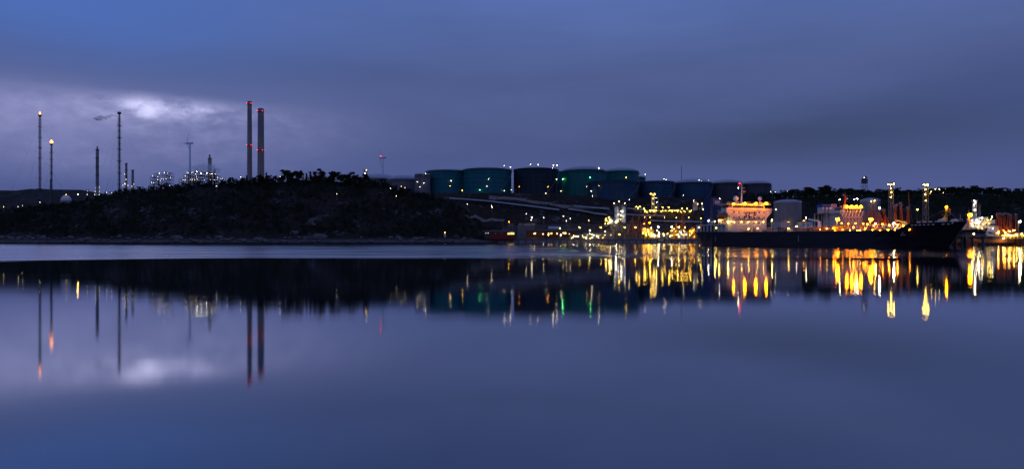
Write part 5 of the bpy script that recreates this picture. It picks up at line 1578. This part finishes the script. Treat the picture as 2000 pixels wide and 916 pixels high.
for i, (px, py, c, s_) in enumerate([(1694, 438, 'o', 'm'), (1707, 440, 'o', 'm'), (1724, 438, 'o', 'm'), (1737, 440, 'o', 'm'), (1753, 439, 'o', 'm'), (1764, 441, 'o', 'm')]):  # extra lamps added to turn the rust-red arms orange
    q = ship_point(A, A.loc(px, py, 19.6).x, 19.6, 6)
    lamp_post(px, py, c, s_, ORD[i + 1] + ' added low sodium lamp post from the west at the feet of the rust-red arms', 'lamps on the jetties', Y=q.y)
for i, (px, py, c, s_) in enumerate([(1644, 436, 'o', 'm'), (1657, 437, 'o', 'm'), (1671, 436, 'o', 'm'), (1686, 437, 'o', 'm')]):  # likewise added, to light the slanted arms
    q = ship_point(B_, B_.loc(px, py, -25).x, -25, 6)
    lamp_post(px, py, c, s_, ORD[i + 1] + ' added low sodium lamp post from the west below the slanted orange arms', 'lamps on the jetties', Y=q.y)
for i, (px, py, c, s_) in enumerate([(1951, 452, 'o', 's'), (1960, 450, 'o', 's'), (1970, 451, 'o', 's'), (1979, 450, 'o', 's')]):  # added lamps that warm the upright arms
    lamp_post(px, py, c, s_, ORD[i + 1] + ' added low sodium lamp post from the west before the upright red arms', 'added lamps on the east berth', Y=404)
# single boom and mast right of the arms
q = ship_point(A, A.loc(1777, 420, 24).x, 24, 6.0)
t_ = thing('boom_mast', 'tall thin mast with stay between the lattice towers', 'mast', tuple(q))
H = (468 - 375) / F_PX * q.y + CAM_H - 6
MB().cyl((0, 0, 0), (-0.6, 0, H), 0.3, 0.12, 6).build('mast', M_REDARM, t_)
MB().cyl((1.6, 0, 3), (-0.5, 0, H * 0.92), 0.05, n=4).build('stay', M_STEEL, t_)
MB().box(-1, 1, -1, 1, 0, 3.2).build('winch_house', M_YELLOW, t_)

# shore tanks behind the ships
def shore_silo(label, px0, px1, py_top, Y, lampset, panels, name='storage_silo'):
    c = at((px0 + px1) / 2, py_top, Y); R = (px1 - px0) / 2 / F_PX * Y
    zb = terr(c.x, c.y - R) - 0.5
    t = thing(name, label, 'silo', (c.x, c.y, zb), 0, 'shore silos')
    H = c.z - zb
    m = mat('silo_cladding', (0.26, 0.25, 0.25), 0.6, 0.1, var=0.2, streak=(1.5, 1.5, 0.1))
    MB().lathe([(R - 0.12, -3), (R - 0.12, H)], panels * 2).build('core', M_STEEL, t)
    for k in range(panels):
        a0 = 2 * math.pi * (k + 0.03) / panels; a1 = 2 * math.pi * (k + 0.97) / panels; am = (a0 + a1) / 2
        MB().loft([[(R * math.cos(a), R * math.sin(a), z) for a in (a0, am, a1)] for z in (-2, H * 0.33 - 0.1)]).loft([[(R * math.cos(a), R * math.sin(a), z) for a in (a0, am, a1)] for z in (H * 0.33, H - 1.4)]).build('cladding_panel', m, t)
    MB().lathe([(R + 0.15, H - 1.3), (R + 0.15, H), (R * 0.55, H + 1.6), (0.3, H + 2.2)], 32).build('roof', M_ROOFT, t)
    rl = MB()
    for k in range(24):
        a = 2 * math.pi * k / 24; b = 2 * math.pi * (k + 1) / 24
        rl.bar((R * math.cos(a), R * math.sin(a), H), (R * math.cos(a), R * math.sin(a), H + 1.1), 0.05)
        rl.bar((R * math.cos(a), R * math.sin(a), H + 1.1), (R * math.cos(b), R * math.sin(b), H + 1.1), 0.05)
    rl.build('handrail', M_STEEL, t)
    for lx, ly, cc, s in lampset:
        q = at(lx, ly, Y - R - 2.5)
        a = MB().bar((q.x - c.x, -R * 0.6, q.z - zb + 0.4), (q.x - c.x, -R - 2.5, q.z - zb + 0.4), 0.1).build('lamp_bracket', M_STEEL, t)
        fixture(a, (q.x - c.x, -R - 2.5, q.z - zb), cc, s, 'floodlight')
    return t
shore_silo('large pale panelled storage silo right of the lit bridge', 1513, 1563.5, 394, 620, [(1515, 409, 'w', 's'), (1540, 434, 'y', 'm')], 22)
shore_silo('pale storage silo behind the sodium floods of the smaller tanker', 1682, 1717, 391, 625, [(1708, 392, 'y', 'm'), (1702, 394, 'w', 's')], 18)
shed('low orange-lit building right of the large panelled silo', 1564, 1588, 433, 452, 600, 10, M_CREAM, M_ROOF, [(1570, 440, 1.2, 1.0, 0), (1578, 440, 1.2, 1.0, 0)], 1.2, group='east shore buildings')
lamp_post(1570, 431, 'o', 's', 'small orange lamp post before the low building', 'lamps on the east shore', Y=592)

# ------------------------------------------------------------------ pier and berth at the east edge
PY = 372.0
pa, pb = at(1872, 470, PY), at(2080, 470, PY)
t_ = thing('pier', 'rust-brown pier on sheet-pile caissons at the east edge', 'pier', (pa.x, PY, 0))
LP = pb.x - pa.x
MB().box(0, LP, 0, 7, 1.7, 3.7).build('deck_beam', M_SHEET, t_)
for px0, px1 in ((1880, 1906), (1982, 1998), (2050, 2070)):
    x0, x1 = at(px0, 0, PY).x - pa.x, at(px1, 0, PY).x - pa.x
    n = int((x1 - x0) / 0.6)
    for k in range(n):
        xx = x0 + (x1 - x0) * k / n
        MB().box(xx, xx + (x1 - x0) / n * 0.55, -1.5 - 0.25 * (k % 2), 0.5, -2, 3.85).build('sheet_pile', M_SHEET, t_)
    MB().box(x0, x1, -1.2, 7.2, -2, 3.75).build('caisson', M_SHEET, t_)
for k in range(14):
    xx = 2 + k * LP / 14
    MB().cyl((xx, 3.5, -2), (xx, 3.5, 1.69), 0.5, n=8).build('pile', M_DARK, t_)
rl = MB()
for k in range(int(LP / 2)):
    rl.bar((k * 2, 0.2, 3.7), (k * 2, 0.2, 4.8), 0.05)
rl.bar((0, 0.2, 4.8), (LP, 0.2, 4.8), 0.05).build('handrail', M_STEEL, t_)
bz = MB()
for i, (px, py, c, s) in enumerate([(1890, 457, 'Y', 'm'), (1947.5, 466, 'Y', 'm'), (1992, 433, 'W', 'b')]):
    p = at(px, py, PY + 3)
    t2 = thing('lamp_post', ['short lamp post on the pier under the sodium-lit foremast', 'low lamp post on the pier before the red loading arms', 'tall bright white lamp post at the east end of the pier'][i], 'lamp post', (p.x, PY + 4, 3.7), 0, 'lamps on the pier')
    link_mesh('pole', POLE, t2, (0, 0, 0), (0.14, 0.14, max(0.6, p.z - 3.7 + 0.7)))
    reach = 6.0 if i < 2 else 1.0
    fixture(t2, (0, -reach, max(0.5, p.z - 3.7)), c, s)
    link_mesh('arm', ARM, t2, (0, -reach, max(0.5, p.z - 3.7) + 0.6), (0.12, reach, 0.12))
# berth platform behind the pier
BY = 402.0
pa, pb = at(1938, 462, BY), at(2090, 462, BY)
t_ = thing('berth_platform', 'yellow-lit berth platform carrying the red loading arms', 'jetty', (pa.x, BY, 0))
MB().box(0, pb.x - pa.x, 0, 22, 4.2, 5.6).build('deck_slab', M_QUAY, t_)
for k in range(8):
    for y in (1.5, 11, 20):
        MB().cyl((2 + k * (pb.x - pa.x - 4) / 7, y, -3), (2 + k * (pb.x - pa.x - 4) / 7, y, 4.19), 0.5, n=8).build('pile', M_DARK, t_)
for i, (px, top, lean, fold) in enumerate(((1948, 418, 0.03, 0.06), (1953, 417, 0.0, 0.08), (1957, 419, 0.05, 0.1), (1963, 417, -0.02, 0.12), (1969, 418, 0.02, 0.1), (1975, 420, -0.03, 0.1), (1985, 419, 0.0, 0.08))):
    p = at(px, 462, BY + 6); p.z = 5.6
    loading_arm(ORD[i + 1] + ' upright red loading arm from the west at the east berth', p, (468 - top) / F_PX * p.y + CAM_H - 5.6, lean, M_REDARM, 'east berth loading arms', 0, fold)
process_unit('yellow-lit pipework on the east berth under the arms', 1958, 2004, 458, BY + 3, [0.7, 1.2, 0.6, 1.0, 1.7, 0.8], [(1950, 456, 'Y', 0.3), (1963, 454, 'y', 0.35), (1972, 452, 'w', 0.2), (1981, 450, 'y', 0.4), (1996, 456, 'Y', 0.35), (1968, 459, 'y', 0.25), (1985, 459, 'y', 0.25), (1976, 460, 'y', 0.2)] if False else
             [(1963, 454, 'Y', 's'), (1972, 452, 'w', 's'), (1981, 450, 'Y', 's'), (1996, 456, 'Y', 's'), (1968, 459, 'y', 's'), (1985, 459, 'y', 's'), (1976, 460, 'y', 's')], 51, M_YELLOW, 4, 5.6, extra=8, cols='yo', group='east berth units', cat='pipework')
p = at(1944, 462, BY + 2); p.z = 5.6
t_ = thing('gangway_tower', 'pale gangway stair beside the red loading arms', 'gangway', tuple(p))
MB().lattice((0, 0, 0), (0, 0, 6), 2.4, 2.0, 3, 0.1).bar((-1, 0, 6), (-7, -2, 1), 0.25).bar((-1, 1, 6), (-7, -1, 1), 0.25).build('stair_frame', M_WHITE, t_)
fixture(t_, (0.5, -1.6, 2.2), 'Y', 0.3)
# white control building and lit mast
CY = 455.0
ca, cb = at(1896, 450, CY), at(1946, 450, CY)
t_ = thing('control_building', 'white floodlit control building behind the smaller bow', 'building', (ca.x, CY, 0))
W = cb.x - ca.x
MB().box(-1, W + 4, 0, 16, 4.0, 6.0).build('deck_slab', M_QUAY, t_)
for k in range(5):
    MB().cyl((1 + k * W / 4, 2, -3), (1 + k * W / 4, 2, 3.99), 0.6, n=8).cyl((1 + k * W / 4, 14, -3), (1 + k * W / 4, 14, 3.99), 0.6, n=8).build('pile', M_DARK, t_)
for x0, x1, z1 in ((0, W * 0.35, 16), (W * 0.35, W * 0.72, 19), (W * 0.72, W, 17)):
    blk = MB().box(x0 + 0.01, x1, 1, 13, 6.002, z1).build('wall', M_WHITE, t_)
    for z in np.arange(8, z1 - 1, 3.0):
        for k in range(3):
            xx = x0 + (k + 0.5) * (x1 - x0) / 3
            MB().box(xx - 0.7, xx + 0.7, 0.93, 0.999, z - 0.5, z + 0.6).build('window', M_GLASS, blk)
    MB().box(x0 - 0.2, x1 + 0.15, 0.6, 13.4, z1 + 0.002, z1 + 0.3).build('roof_slab', M_ROOFT, t_)
for px, py, c, s in [(1899, 430, 'w', 's'), (1907, 429, 'w', 's'), (1913, 432, 'W', 's'), (1911, 437, 'w', 'm'), (1921, 438, 'y', 's'), (1929, 430, 'y', 's'), (1935, 428, 'y', 's'), (1932, 437, 'y', 's'), (1898, 438, 'w', 's'), (1918, 425, 'w', 's'), (1938, 423.5, 'w', 's'), (1939, 446, 'w', 's')]:
    q = at(px, py, CY - 0.8)
    a = MB().bar((q.x - ca.x, 1.0, q.z + 0.4), (q.x - ca.x, -0.8, q.z + 0.4), 0.1).build('lamp_bracket', M_STEEL, t_)
    fixture(a, (q.x - ca.x, -0.8, q.z), c, s)
lattice_thing('signal_mast', 'white lattice mast with a brilliant lamp beside the control building', 'mast', 1903.5, 394, CY + 3, 1.9, 1.5, 10, M_WHITE, z0=6.0, r=0.11, lamps=[(1904, 393, 'W', 'm'), (1903, 400, 'w', 's'), (1904, 410, 'w', 's')])
lattice_thing('cross_mast', 'grey cross-armed mast right of the white lattice mast', 'mast', 1913, 401, CY + 5, 1.4, 0.8, 9, M_STEEL, z0=6.0, r=0.09)

bpy.context.view_layer.update()
